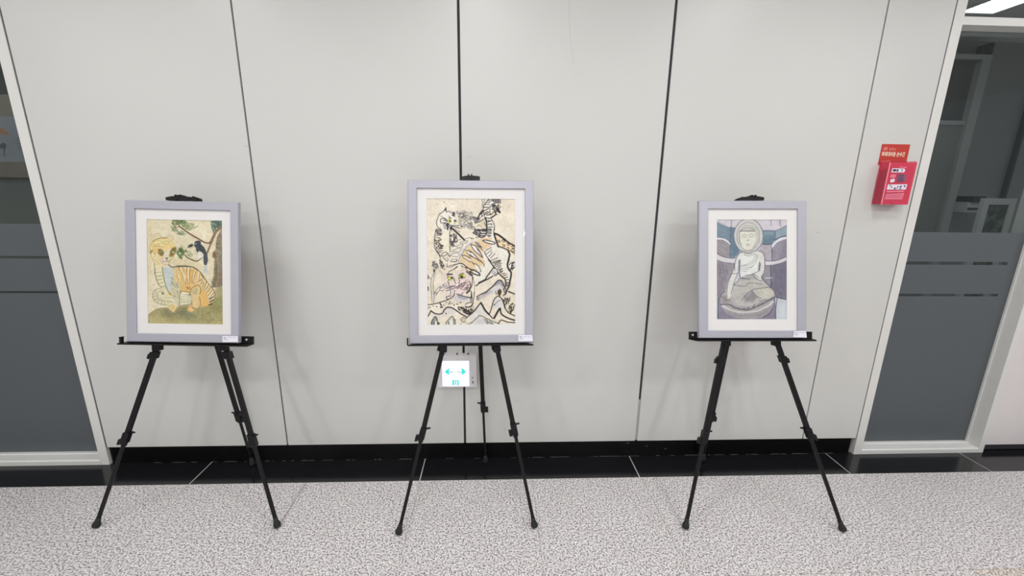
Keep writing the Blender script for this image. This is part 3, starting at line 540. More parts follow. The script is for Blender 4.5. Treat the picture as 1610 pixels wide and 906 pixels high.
    c.line((84, 84, 96), 1.1, '375,906 375,800 410,690 460,625 520,600', '740,590 810,610 850,670 858,800 855,906'); c.fill((110, 110, 140), '440,740 465,730 462,906 432,906'); c.fill((120, 118, 136), '770,760 795,800 780,906 750,906', '770,760 760,850 790,820')
    for t in ('730,640 700,740 620,820 470,835', '740,660 720,760 640,850 470,860', '700,640 670,740 600,800 480,830', '480,885 600,880 680,820', '520,650 570,672 640,670 690,640', '510,610 570,640 660,635'): c.line((116, 118, 122), .8, t)
    # halo and head
    t_h = ' '.join('%d,%d' % (595+235*math.cos(q*math.pi/16), 350-275*math.sin(q*math.pi/16)) for q in range(33))
    c.fill((196, 196, 194), t_h); c.line((88, 88, 94), 1., t_h)
    t_i = ' '.join('%d,%d' % (590+180*math.cos(q*math.pi/16), 360-225*math.sin(q*math.pi/16)) for q in range(33))
    c.line((222, 222, 220), 2.6, ' '.join('%d,%d' % (592+208*math.cos(q*math.pi/16), 352-248*math.sin(q*math.pi/16)) for q in range(33)), a=.8)
    for q in range(40):
        a_ = q*math.pi/20; c.dab((128, 126, 130) if q % 2 else (168, 150, 158), '%d,%d' % (593+206*math.cos(a_), 354-246*math.sin(a_)), r=.75, a=.7)
    c.fill((206, 206, 198), t_i); c.line((128, 126, 128), .9, t_i)
    c.line((148, 148, 146), .8, ' '.join('%d,%d' % (590+150*math.cos(q*math.pi/16), 370-190*math.sin(q*math.pi/16)) for q in range(33)))
    c.fill((222, 222, 208), '455,275 695,275 700,420 680,500 630,570 580,590 530,570 480,500 455,420'); c.fill((190, 188, 180), '460,270 500,240 590,220 660,240 695,270', a=.9); c.line((84, 82, 88), 1.2, '455,273 695,273'); c.line((110, 108, 108), .9, '470,265 530,225 600,215 670,240 690,268', '530,585 600,592 670,585', '455,275 452,420 480,510')
    c.line((120, 116, 112), .8, '485,350 530,325 570,350', '590,345 630,320 680,340', '485,372 520,365 555,375', '605,375 640,362 680,370', '570,420 590,430 600,415', '555,490 580,484 605,490', '560,505 600,505'); c.dab((150, 140, 136), '585,412', r=.7, a=.6)
    c.line((150, 148, 146), .8, '510,600 560,640 640,640', '700,480 680,560')
    c.img = c.img*.93+np.array((200, 200, 205))*.07; c.mottle(9, (5, 2, 1)); c.grain(7)
    return c.result(), c
# ================= floor =================
def struct(o): o['kind'] = 'structure'; return o
SLABX = [-.992+.598*k for k in range(-7, 9)]
STRIP = -.1255
floor = struct(box('floor', (-6, -7.2, -.06), (6.5, 3.2, -.0012), M_GROUT, None))
slab_me = {}
def slab(name, x0, x1, y0, y1, m, gap):
    key = (round(x1-x0, 3), round(y1-y0, 3), m.name)
    if key not in slab_me:
        bm = bmesh.new(); bm_box(bm, (gap/2, gap/2, -.014), (x1-x0-gap/2, y1-y0-gap/2, 0)); bmesh.ops.recalc_face_normals(bm, faces=bm.faces)
        me = bpy.data.meshes.new(name); bm.to_mesh(me); bm.free(); me.materials.append(m); slab_me[key] = me
    o = bpy.data.objects.new(name, slab_me[key]); COL.objects.link(o); o.location = (x0, y0, 0); o.parent = floor; return o
grout = box('grout_bed', (SLABX[0], STRIP-.6*4, -.02), (SLABX[-1], STRIP-.001, -.0010), M_GROUT2, floor)
for r in range(4):
    for x0, x1 in zip(SLABX[:-1], SLABX[1:]):
        slab('granite_slab', x0, x1, STRIP-.6*(r+1), STRIP-.6*r, M_GRANW if (r >= 1 and x0 > 1.9) else M_GRAN, .0022)
bm = bmesh.new(); bm_box(bm, (-6, -7.2, -.02), (6.5, STRIP-2.4, 0)); bm_box(bm, (-6, STRIP-2.4, -.02), (SLABX[0], STRIP, 0)); bm_box(bm, (SLABX[-1], STRIP-2.4, -.02), (6.5, STRIP, 0))
finish('granite_floor_beyond', bm, M_GRAN, floor)
JX = [-5.17, -3.98, -2.787, -1.593, -.398, .7935, 1.9875, 2.8135, 4.0, 5.2]
for x0, x1 in zip(JX[:-1], JX[1:]): slab('black_granite_slab', x0, x1, STRIP, .22 if x0 > 2.7 else .075, M_BLACKSTONE, .0052)
# ================= back wall of the hall, panel by panel =================
wall = struct(box('wall_back', (-2.15, .075, 0), (2.135, .2, CEIL), M_DARKWALL))
WY = .045; WS = (DIST+WY)/DIST                                          # face of the panels
EDG = [(-2.087, .012), (-1.131, .0085), (-.163, .0125), (.802, .0135), (1.775, .0080), (2.098, .010)]; EDG = [(x*WS, g) for x, g in EDG]
ZB = EYE-(EYE-.142)*WS
for (x0, g0), (x1, g1) in zip(EDG[:-1], EDG[1:]):
    box('wall_panel', (x0+g0/2, WY, ZB), (x1-g1/2, .072, CEIL), M_PANEL, wall, bevel=.0012)
for i in (0, 5):
    x, g = EDG[i]; box('seam_gasket', (x-g/2, WY+.006, ZB), (x+g/2, .07, CEIL), M_GASKET, wall)
x, g = EDG[3]; zs = at(1008, 629, WY).z
box('seam_gasket', (x-g/2, WY+.007, zs), (x+g/2, .07, CEIL), M_GASKET2, wall); box('seam_filler', (x-g/2+.001, WY+.004, ZB+.004), (x+g/2-.001, .07, zs), M_FILLER, wall)
x, g = EDG[2]; box('seam_gasket', (x-g/2, WY+.012, ZB-.004), (x+g/2, .074, CEIL), M_GASKET2, wall)
x, g = EDG[1]; box('seam_gasket', (x-g/2, WY+.012, ZB-.004), (x+g/2, .074, CEIL), M_GASKET2, wall)
def hairline(name, pts, wd, col):
    bm = bmesh.new(); P = [at(a, b, WY-.0004) for a, b in pts]; last = None
    for i, p in enumerate(P):
        t = (P[min(i+1, len(P)-1)]-P[max(i-1, 0)]).normalized(); s = Vector((t.z, 0, -t.x))*wd/2
        a, b = bm.verts.new(p+s), bm.verts.new(p-s)
        if last: bm.faces.new((last[0], a, b, last[1]))
        last = (a, b)
    return finish(name, bm, mat(name, lin(col), rough=.9, var=.1), wall)
hairline('scratch', [(894, 2), (895, 30), (896.5, 60), (899, 80), (903, 102)], .0009, (178, 170, 160))
hairline('scratch', [(734, 246), (736.5, 249), (741, 244)], .0012, (168, 168, 164)); hairline('scratch', [(385, 230), (389, 230.5)], .0018, (160, 158, 150))
hairline('scratch', [(808, 629), (812, 632), (818, 631.5)], .0012, (150, 148, 140)); hairline('scratch', [(1284, 366), (1288, 365)], .003, (176, 174, 168)); hairline('scratch', [(793, 674), (795, 674.5)], .003, (150, 148, 140))
base = struct(box('baseboard_back', (-2.112*1.01, .0615, 0), (2.128, .0745, .13), M_BASE))
M_SCUFF = mat('scuff', (.30, .29, .27), rough=.9, var=.4, vscale=80)
bm = bmesh.new()
for k in range(90):
    x = random.uniform(-2.0, 2.05); L_ = random.uniform(.006, .05); bm_box(bm, (x, .0608, 0), (x+L_, .0616, random.uniform(.0002, .0010)))
for px, py, l in ((1015, 702, 4), (985, 697, 5), (1045, 706, 3)):
    p = at(px, py, .061); bm_box(bm, (p.x, .0607, p.z), (p.x+.003*l, .0616, p.z+.0014))
tag(finish('scuff_line', bm, M_SCUFF, base), kind='stuff')
# ================= windows beside the panels =================
GY = .125; FY = .048                                                  # glass plane, face of the frames
w1 = struct(box('window_1', (-2.186, FY, 0), (-2.139, .20, CEIL), M_FRAMEP, bevel=.0015))
def slope_sill(parent, x0, x1):
    bm = bmesh.new(); pr = [(FY, 0), (FY, .024), (FY+.006, .030), (GY-.02, .031), (GY-.018, .036), (GY+.01, .036), (GY+.01, 0)]
    bm_prism(bm, [(x0, y, z) for y, z in pr], Vector((x1-x0, 0, 0))); return finish('window_sill', bm, M_BEAD, parent)
slope_sill(w1, -4.6, -2.184)
glL = box('window_pane', (-4.6, GY, .034), (-2.18, GY+.008, CEIL), M_GLASS, w1)
def film(parent, x0, x1, zs):
    for a, b in zs: box('frosted_film', (x0, GY-.0022, a), (x1, GY-.0008, b), M_FILM, parent)
def zat(px, py): return at(px, py, GY).z
film(w1, -4.6, -2.187, [(.036, zat(50, 461)), (zat(50, 457.5), zat(40, 406.5)), (zat(40, 402.5), zat(30, 352))])
# right: post, sill, header, jamb
XL = at(1352, 696, GY-.0).x
w2 = struct(box('window_2', (2.1485, FY, 0), (2.196, .20, CEIL), M_FRAMEP, bevel=.0015))
XR = at(1537, 712, FY).x; XR2 = at(1556, 680, FY).x
slope_sill(w2, 2.196, XR)
bm = bmesh.new(); bm_box(bm, (XR, FY, 0), (XR2-.004, .2, CEIL)); finish('window_jamb', bm, M_FRAMEP, w2, bevel=.0015)
box('glazing_bead', (XR-.006, GY-.012, .03), (XR+.001, GY, CEIL), M_BEAD, w2)
zh0 = at(1560, 40, FY).z; zh1 = at(1560, 27, FY).z
box('window_header', (2.16, FY+.0006, zh0), (XR, .19, zh1), M_FRAMEP, w2, bevel=.0015)
box('window_pane', (2.19, GY, .034), (XR, GY+.008, zh0), M_GLASS, w2); box('window_pane', (2.19, GY-.03, zh1), (XR, GY-.022, CEIL), M_GLASS, w2)
XF = at(1583, 415, GY).x
film(w2, 2.197, XR-.006, [(.036, zat(1500, 466)), (zat(1500, 462), zat(1500, 416.5)), (zat(1500, 411.5), zat(1500, 365.5))])
bm = bmesh.new(); bm_box(bm, (XF, GY-.0022, zat(1500, 466)), (XR-.006, GY-.0008, zat(1500, 462))); bm_box(bm, (XF, GY-.0022, zat(1500, 416.5)), (XR-.006, GY-.0008, zat(1500, 411.5)))
finish('frosted_film', bm, M_FILM, w2)
# door leaf and its wall at the far right
DY = .062; zb = at(1580, 699, DY).z
door = struct(box('door_1', (XR2, DY, zb), (5.2, .11, CEIL), M_DOOR, bevel=.0015)); box('door_seal', (XR2-.01, DY+.01, .006), (5.2, .1, zb+.002), M_GASKET2, door)
box('door_gap', (XR2-.006, .08, 0), (XR2+.004, .12, CEIL), M_DARKWALL, door)
# rooms behind the glass
box('bounce_ledge', (-4.6, GY+.012, 0), (-2.18, .34, .038), M_BOUNCE, w1); box('bounce_ledge', (2.19, GY+.012, 0), (XR, .34, .038), M_BOUNCE, w2)  # made-up pale ledges, added to bounce light onto the bottom of the film
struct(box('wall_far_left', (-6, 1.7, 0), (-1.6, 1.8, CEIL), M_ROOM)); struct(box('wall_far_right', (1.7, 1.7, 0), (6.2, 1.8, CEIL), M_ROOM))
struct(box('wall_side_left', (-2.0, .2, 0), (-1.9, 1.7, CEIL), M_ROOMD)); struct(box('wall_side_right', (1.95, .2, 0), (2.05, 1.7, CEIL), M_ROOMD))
struct(box('wall_end_left', (-6.05, -7.2, 0), (-5.95, 1.8, CEIL), M_PANEL)) 
struct(box('trim_1', (-5.95, .06, 0), (-4.6, .2, CEIL), M_PANEL))
struct(box('ceiling', (-6.1, -7.2, CEIL), (6.5, 1.9, CEIL+.1), M_CEIL)); struct(box('wall_front', (-6.1, -7.3, 0), (6.5, -7.2, CEIL), M_PANEL))
lx0, lx1 = 3.28, 3.51
lp = thing('ceiling_light', ((lx0+lx1)/2, .7, CEIL-.02), 'bright white rectangular ceiling lamp seen through the pane above the right window', 'lamp')
box('light_panel', (lx0, .28, CEIL-.012), (lx1, 1.12, CEIL-.008), emit_mat('lamp_diffuser', (1, 1, 1), 2.2), lp)
bm = bmesh.new()
for a_, b_ in (((lx0-.015, .265, CEIL-.016), (lx0, 1.135, CEIL)), ((lx1, .265, CEIL-.016), (lx1+.015, 1.135, CEIL)), ((lx0, .265, CEIL-.016), (lx1, .28, CEIL)), ((lx0, 1.12, CEIL-.016), (lx1, 1.135, CEIL))): bm_box(bm, a_, b_)
finish('lamp_frame', bm, M_CEIL, lp)
# left room: shelf unit with a pinned picture
def px_slab(name, q, Y, th, m, parent):
    P = [at(a, b, Y) for a, b in q]; bm = bmesh.new(); bm_prism(bm, P, Vector((0, th, 0))); return finish(name, bm, m, parent)
LY = .62
za, zb_, zc, zd, ze = [at(20, y, LY).z for y in (148, 183, 255, 279, 352)]; xr = at(60, 300, LY).x+.06
sh = thing('display_cabinet', (-2.9, LY+.15, 0), 'dim brown cabinet behind the left window pane with a picture sheet across it', 'cabinet')
box('cabinet_body', (-4.2, LY+.02, 0), (xr, LY+.36, zd), mat('cabinet_dark', (.20, .20, .185), .7, var=.1), sh)
box('cabinet_ledge', (-4.2, LY-.02, zd), (xr, LY+.36, zc), mat('cabinet_wood', (.22, .175, .14), .6, var=.15, vscale=8), sh, bevel=.004)
box('cabinet_back', (-4.2, LY+.02, zc), (xr, LY+.05, za), mat('cabinet_wood_dark', (.22, .19, .15), .7, var=.1), sh)
sheet = tag(box('picture_sheet', (-4.0, LY+.012, zc+.001), (xr-.01, LY+.019, zb_), mat('grey_paper', (.27, .27, .30), .8, var=.05)), 'grey picture sheet with an orange and a dark shape, behind the left window', 'poster')
def blob(name, q, col, Y, parent):
    bm = bmesh.new(); P = [at(a, b, Y) for a, b in q]; bm_prism(bm, P, Vector((0, .001, 0))); return finish(name, bm, mat(name+'_ink', lin(col), .8, var=.15, vscale=60), parent)
blob('orange_shape', [(0, 201), (5, 203), (13, 208), (11, 213), (4, 211), (0, 210)], (170, 120, 84), LY+.0115, sheet)
blob('dark_shape', [(0, 227), (6, 224), (10, 228), (8, 236), (4, 233), (0, 234)], (84, 86, 92), LY+.0115, sheet); blob('dark_stem', [(5, 233), (6.5, 233), (8, 246), (6.5, 246)], (96, 96, 100), LY+.0115, sheet)
for k in range(5): blob('written_line', [(24+k*1.2, 217+k*4), (30+k*.6, 217+k*4), (30+k*.6, 218.2+k*4), (24+k*1.2, 218.2+k*4)], (120, 118, 122), LY+.0115, sheet)
# right room: inner door, framed board, wall box
RY = 1.55
idoor = struct(box('door_2', (at(1478, 200, RY).x-.5, RY+.05, 0), (at(1548, 90, RY).x, RY+.1, at(1520, 92, RY).z), M_ROOMD))
M_IF = mat('inner_frame_paint', (.42, .44, .43), .6, var=.05); M_IP = mat('inner_panel_paint', (.26, .275, .265), .7, var=.05)
xa = at(1546, 92, RY).x; xb = at(1560, 92, RY).x; z1 = at(1520, 93, RY).z; z2 = at(1520, 85, RY).z
box('door_frame', (xa, RY, 0), (xb, RY+.1, z2), M_IF, idoor); box('door_frame', (xa-1.4, RY, z1), (xa, RY+.1, z2), M_IF, idoor)
zt = at(1500, 196, RY).z; zt2 = at(1500, 189, RY).z; box('door_rail', (xa-1.4, RY+.02, zt), (xa, RY+.09, zt2), M_IF, idoor); box('door_panel', (xa-.9, RY+.03, 0), (xa-.0, RY+.06, zt), M_IP, idoor)
box('door_stop', (xb, RY+.03, 0), (xb+.025, RY+.14, z2+.1), M_GASKET2, idoor)
struct(box('trim_2', (at(1608, 290, RY).x, RY+.11, 0), (at(1608, 290, RY).x+.02, RY+.15, 2.6), M_GASKET2))
BY = 1.2
bd = thing('display_board', (at(1568, 340, BY).x, BY, 0), 'white framed board with dark green pictures, standing behind the right window', 'board')
x0, x1 = at(1541, 340, BY).x, at(1592, 340, BY).x; zt = at(1568, 312, BY).z; fw = .05
M_BF = mat('board_frame', (.62, .62, .64), .5, var=.03)
for a, b in (((x0, .02), (x0+fw, zt)), ((x1-fw, .02), (x1, zt)), ((x0+fw, zt-fw), (x1-fw, zt)), ((x0+fw, .62), (x1-fw, .62+fw))): box('board_rail', (a[0], BY, a[1]), (b[0], BY+.03, b[1]), M_BF, bd, bevel=.003)
for xx in (x0, x1-fw): box('board_foot', (xx-.005, BY-.15, 0), (xx+fw+.005, BY+.2, .022), M_BF, bd, bevel=.003)
gm = mat('green_print', (.10, .15, .11), .7); nt = gm.node_tree; n = nt.nodes.new('ShaderNodeTexNoise'); n.inputs['Scale'].default_value = 14; n.inputs['Detail'].default_value = 6; tc = nt.nodes.new('ShaderNodeTexCoord'); nt.links.new(tc.outputs['Object'], n.inputs['Vector'])
r = nt.nodes.new('ShaderNodeValToRGB'); e = r.color_ramp.elements; e[0].position = .4; e[0].color = (.035, .05, .045, 1); e[1].position = .66; e[1].color = (.16, .26, .17, 1); nt.links.new(n.outputs['Fac'], r.inputs[0]); nt.links.new(r.outputs[0], nt.nodes['Principled BSDF'].inputs['Base Color'])
box('picture', (x0+fw, BY+.008, .62+fw), (x1-fw, BY+.02, zt-fw), gm, bd)
wx0, wx1 = at(1520, 325, 1.5).x, at(1543, 325, 1.5).x; zA, zB_ = at(1530, 318, 1.5).z, at(1530, 334, 1.5).z
wb = thing('wall_box', ((wx0+wx1)/2, 1.7, zB_), 'small pale box on the dark room wall beside the framed board', 'box')
box('box_body', (wx0, 1.5, zB_), (wx1, 1.7, zA), M_BF, wb, bevel=.01); box('box_top', (wx0+.02, 1.48, zA), (wx1, 1.7, zA+.05), M_PLAS, wb); box('box_slot', (wx0+.01, 1.494, zB_+.02), (wx1-.02, 1.5, zB_+.04), M_PLAS, wb)

# ================= text =================
def text_mesh(name, s, size, origin, ex, ey, m, parent, bold=0, sx=1.):
    cu = bpy.data.curves.new(name, 'FONT'); cu.body = s; cu.size = 1; cu.resolution_u = 2; cu.offset = bold
    t = bpy.data.objects.new(name, cu); COL.objects.link(t); bpy.context.view_layer.update()
    me = bpy.data.meshes.new_from_object(t.evaluated_get(bpy.context.evaluated_depsgraph_get())); bpy.data.objects.remove(t)
    for v in me.vertices: v.co = origin+ex*(v.co.x*size*sx)+ey*(v.co.y*size)
    me.materials.append(m) if not me.materials else me.materials.__setitem__(0, m)
    me.name = name; o = bpy.data.objects.new(name, me); COL.objects.link(o)
    o.parent = parent
    if parent.parent is None: o.matrix_parent_inverse = Matrix.Translation(-Vector(parent.location))
    return o
EX, EZ = Vector((1, 0, 0)), Vector((0, 0, 1))

# ================= lit exit guide sign =================
p0, p1 = at(687, 559, WY-.032), at(749.5, 608.5, WY-.032)
ex = thing('exit_sign', ((p0.x+p1.x)/2, WY, p1.z), 'lit white exit guide sign with two green arrows, low on wall behind middle easel', 'sign')
M_HOUS = mat('sign_housing', (.78, .76, .78), .35, spec=.5, var=.01)
bm = bmesh.new(); bm_box(bm, (p0.x, WY-.032, p1.z), (p1.x, WY, p0.z)); hs = finish('housing', bm, M_HOUS, ex, bevel=.007)
a, b = at(694.5, 568, WY-.034), at(738, 607.6, WY-.034); ls = box('light_panel', (a.x, WY-.0335, b.z), (b.x, WY-.031, a.z), emit_mat('panel_glow', (.90, .86, 1.0), 1.02), ex)
M_GR = emit_mat('arrow_green', (.03, .72, .62), 1.05); M_GR2 = emit_mat('arrow_line', (.42, .74, .74), .8)
def sgn(q, name, m, parent=ex, Y=None):
    bm = bmesh.new(); P = [at(*c, WY-.0345) for c in q]; bm_prism(bm, P, Vector((0, .0008, 0))); return finish(name, bm, m, parent)
T = lambda x, y: (675+x/11.32, 545+y/11.32)
sgn([T(275, 448), T(335, 400), T(365, 388), T(345, 430), T(345, 470), T(365, 508), T(320, 490)], 'arrow', M_GR); sgn([T(345, 443), T(430, 450), T(430, 462), T(345, 462)], 'arrow_shaft', M_GR2)
sgn([T(650, 448), T(600, 400), T(565, 388), T(582, 430), T(582, 470), T(565, 500), T(610, 490)], 'arrow', M_GR); sgn([T(582, 443), T(500, 450), T(500, 462), T(582, 462)], 'arrow_shaft', M_GR2)
for q in ([(410, 600), (520, 600), (520, 612), (410, 612)], [(410, 600), (438, 600), (438, 690), (410, 690)], [(500, 600), (520, 600), (525, 690), (500, 690)]): sgn([T(*c) for c in q], 'doorway_symbol', M_GR)
sgn([T(455, 620), T(470, 618), T(480, 640), T(492, 650), T(478, 655), T(488, 688), T(476, 688), T(466, 664), T(452, 686), T(444, 680), T(458, 652), T(450, 640)], 'running_figure', M_GR2)
for (x, y, r_) in ((770, 556, 12), (773, 622, 11), (773, 646, 11)):
    c = at(*T(x, y), WY-.032); bm = bmesh.new(); bm_lathe(bm, Vector((c.x, WY-.030, c.z)), Vector((0, -1, 0)), [(0, .0032), (.004, .0032), (.005, .002)], 12)
    finish('button', bm, mat('button_dark', (.10, .03, .05) if y < 600 else (.05, .05, .055), .4), ex)
for xx in (.03, .10, .16): box('cable_notch', (p0.x+xx, WY-.022, p0.z-.001), (p0.x+xx+.008, WY-.004, p0.z+.0012), M_PLAS, ex)

# ================= red plate and pink box =================
WZ = lambda z: EYE+(z-EYE)*WS
X0, X1 = 1.882*WS, 2.022*WS; ZT, ZBt = WZ(1.757), WZ(1.66)
pl = thing('wall_sign', ((X0+X1)/2, WY, ZBt), 'small red sign plate with white Korean lettering above the pink box', 'sign')
M_RED = mat('sign_red', lin((196, 60, 50)), .4, var=.04, vscale=40); M_CREAM = mat('sign_lettering', lin((250, 228, 205)), .5); M_PINKT = mat('sign_small_lettering', lin((236, 160, 146)), .5)
box('plate', (X0, WY-.0035, ZBt), (X1, WY, ZT), M_RED, pl, bevel=.001)
Yt = WY-.0042
text_mesh('lettering', '화재대비용 손수건', .0240, Vector((X0+.005, Yt, ZT-.0565)), EX, EZ, M_CREAM, pl, bold=.03, sx=.66)
text_mesh('small_lettering', '당진시', .0135, Vector((X0+.038, Yt, ZT-.029)), EX, EZ, M_PINKT, pl, bold=.02, sx=.98)
bm = bmesh.new()
for k in range(3):                                                       # small emblem: three leaning strokes in a ring
    c = Vector((X0+.019+k*.004-.004, Yt, ZT-.022)); bm_obox(bm, c, Vector((.8, 0, .6)).normalized(), Vector((0, 1, 0)), Vector((-.6, 0, .8)).normalized(), .006, .0003, .0011)
ring = [(X0+.019+.0105*math.cos(t*math.pi/8), ZT-.022+.009*math.sin(t*math.pi/8)) for t in range(17)]
for (xa_, za_), (xb2, zb2) in zip(ring[:-1], ring[1:]):
    d = Vector((xb2-xa_, 0, zb2-za_)); bm_obox(bm, Vector(((xa_+xb2)/2, Yt, (za_+zb2)/2)), d.normalized(), Vector((0, 1, 0)), d.normalized().cross(Vector((0, 1, 0))), d.length/2, .0003, .0007)
finish('emblem', bm, M_PINKT, pl)
BX0, BX1 = 1.888*WS, 2.024*WS; BZ0, BZ1 = WZ(1.471), WZ(1.668); BD = .056-WY
pb = thing('handkerchief_box', ((BX0+BX1)/2, WY, BZ0), 'pink-red clear plastic box of packets fixed to the wall panel under the red sign', 'box')
def acrylic(name, col, fac):
    m = bpy.data.materials.new(name); m.use_nodes = True; nt = m.node_tree; N = nt.nodes; b = N['Principled BSDF']; b.inputs['Base Color'].default_value = (*col, 1); b.inputs['Roughness'].default_value = .15
    t = N.new('ShaderNodeBsdfTransparent'); t.inputs[0].default_value = (1, .62, .68, 1); x = N.new('ShaderNodeMixShader'); x.inputs[0].default_value = fac
    nt.links.new(t.outputs[0], x.inputs[1]); nt.links.new(b.outputs[0], x.inputs[2]); nt.links.new(x.outputs[0], N['Material Output'].inputs[0]); return m
M_AC = acrylic('pink_acrylic', lin((236, 120, 145)), .22); M_ACF = acrylic('pink_acrylic_front', lin((232, 84, 110)), .62); M_EDGE_HL = mat('painted_edge_highlight', lin((240, 150, 165)), .25)
t_ = .003
box('side_wall', (BX0, -BD, BZ0), (BX0+t_, WY-.0045, BZ1+.008), M_AC, pb); box('side_wall', (BX1-t_, -BD, BZ0), (BX1, WY-.0045, BZ1+.008), M_AC, pb); box('bottom', (BX0+t_, -BD+t_, BZ0), (BX1-t_, WY-.0045, BZ0+t_), M_AC, pb); box('back_wall', (BX0+t_, WY-.0075, BZ0+t_), (BX1-t_, WY-.0045, BZ1+.012), M_AC, pb)
box('front_wall', (BX0, -BD-t_, BZ0), (BX1, -BD, BZ1), M_ACF, pb, bevel=.0008)
M_PK = mat('packet_red', lin((205, 42, 70)), .5, var=.06, vscale=20); M_PK2 = mat('packet_maroon', lin((156, 34, 58)), .5, var=.08, vscale=20)
box('edge_highlight', (BX0-.0004, -BD-t_-.0004, BZ0), (BX0+.004, -BD-t_+.002, BZ1), M_EDGE_HL, pb); box('rim_highlight', (BX0, -BD, BZ1+.006), (BX0+t_, WY-.0045, BZ1+.009), M_EDGE_HL, pb)  # paler pink strips: a highlight painted along the front edge and top rim
for k in range(5): box('packet', (BX0+.006, -BD+.004+k*.009, BZ0+.004), (BX1-.005, -BD+.0115+k*.009, BZ1-.012-.006*(k % 2)-.004*k-(.012 if k else 0)), M_PK if k == 0 else M_PK2, pb, bevel=.001)
M_LW = mat('label_white', lin((232, 222, 235)), .5); M_LP = mat('label_pink', lin((232, 122, 142)), .5); M_LG = mat('label_grey', lin((140, 90, 115)), .5); M_LD = mat('label_ink', lin((70, 60, 90)), .5)
B = lambda x, y: (1360+x/11.32, 250+y/11.32)
YB = -BD-t_-.0008
def lab(name, q, m, Y=YB):
    bm = bmesh.new(); bm_prism(bm, [at(*B(*c), Y) for c in q], Vector((0, .0006, 0))); return finish(name, bm, m, pb)
lab('label', [(490, 165), (705, 170), (715, 205), (695, 240), (470, 240)], M_LW); lab('label', [(410, 455), (755, 450), (725, 545), (385, 545)], M_LW)
lab('faint_label', [(465, 275), (555, 275), (540, 335), (445, 335)], M_LP); lab('faint_label', [(455, 365), (520, 350), (535, 380), (510, 415), (450, 420)], M_LW)
lab('picture_label', [(585, 275), (700, 275), (740, 300), (720, 390), (600, 420), (560, 360)], M_LG); lab('faint_label', [(375, 620), (700, 605), (660, 720), (345, 720)], M_LP); lab('faint_label', [(385, 570), (700, 560), (690, 590), (380, 600)], M_LP); lab('faint_label', [(620, 135), (745, 140), (740, 160), (610, 150)], M_LP)
Y2 = YB-.0005
for q in ([(505, 180), (560, 180), (550, 222), (495, 222)], [(570, 182), (600, 182), (590, 225), (560, 225)], [(650, 185), (680, 190), (655, 220)]): lab('printed_character', q, M_LD, Y2)
for q in ([(445, 465), (470, 465), (460, 485), (440, 485)], [(470, 490), (490, 500), (480, 520), (465, 510)], [(520, 510), (550, 510), (545, 540), (515, 540)], [(590, 480), (605, 480), (570, 530), (560, 530)], [(630, 480), (660, 475), (650, 500), (610, 520)], [(690, 470), (720, 470), (715, 500), (695, 500)], [(615, 525), (650, 520), (640, 538), (612, 540)]): lab('pictogram', q, M_LD, Y2)
for k in range(4): lab('printed_line', [(590-k*4, 290+k*34), (700-k*4, 284+k*34), (698-k*4, 298+k*34), (588-k*4, 304+k*34)], M_LD, Y2)
lab('printed_line', [(395, 602), (580, 600), (576, 612), (392, 614)], mat('ink_red', lin((170, 30, 60)), .5), Y2)
for k in range(3): lab('printed_line', [(375-k*10, 640+k*24), (670-k*10, 632+k*24), (668-k*10, 640+k*24), (373-k*10, 648+k*24)], mat('ink_mauve', lin((190, 96, 124)), .5), Y2)
lab('screw', [(465, 772), (485, 772), (482, 790), (463, 790)], M_PK2, Y2)

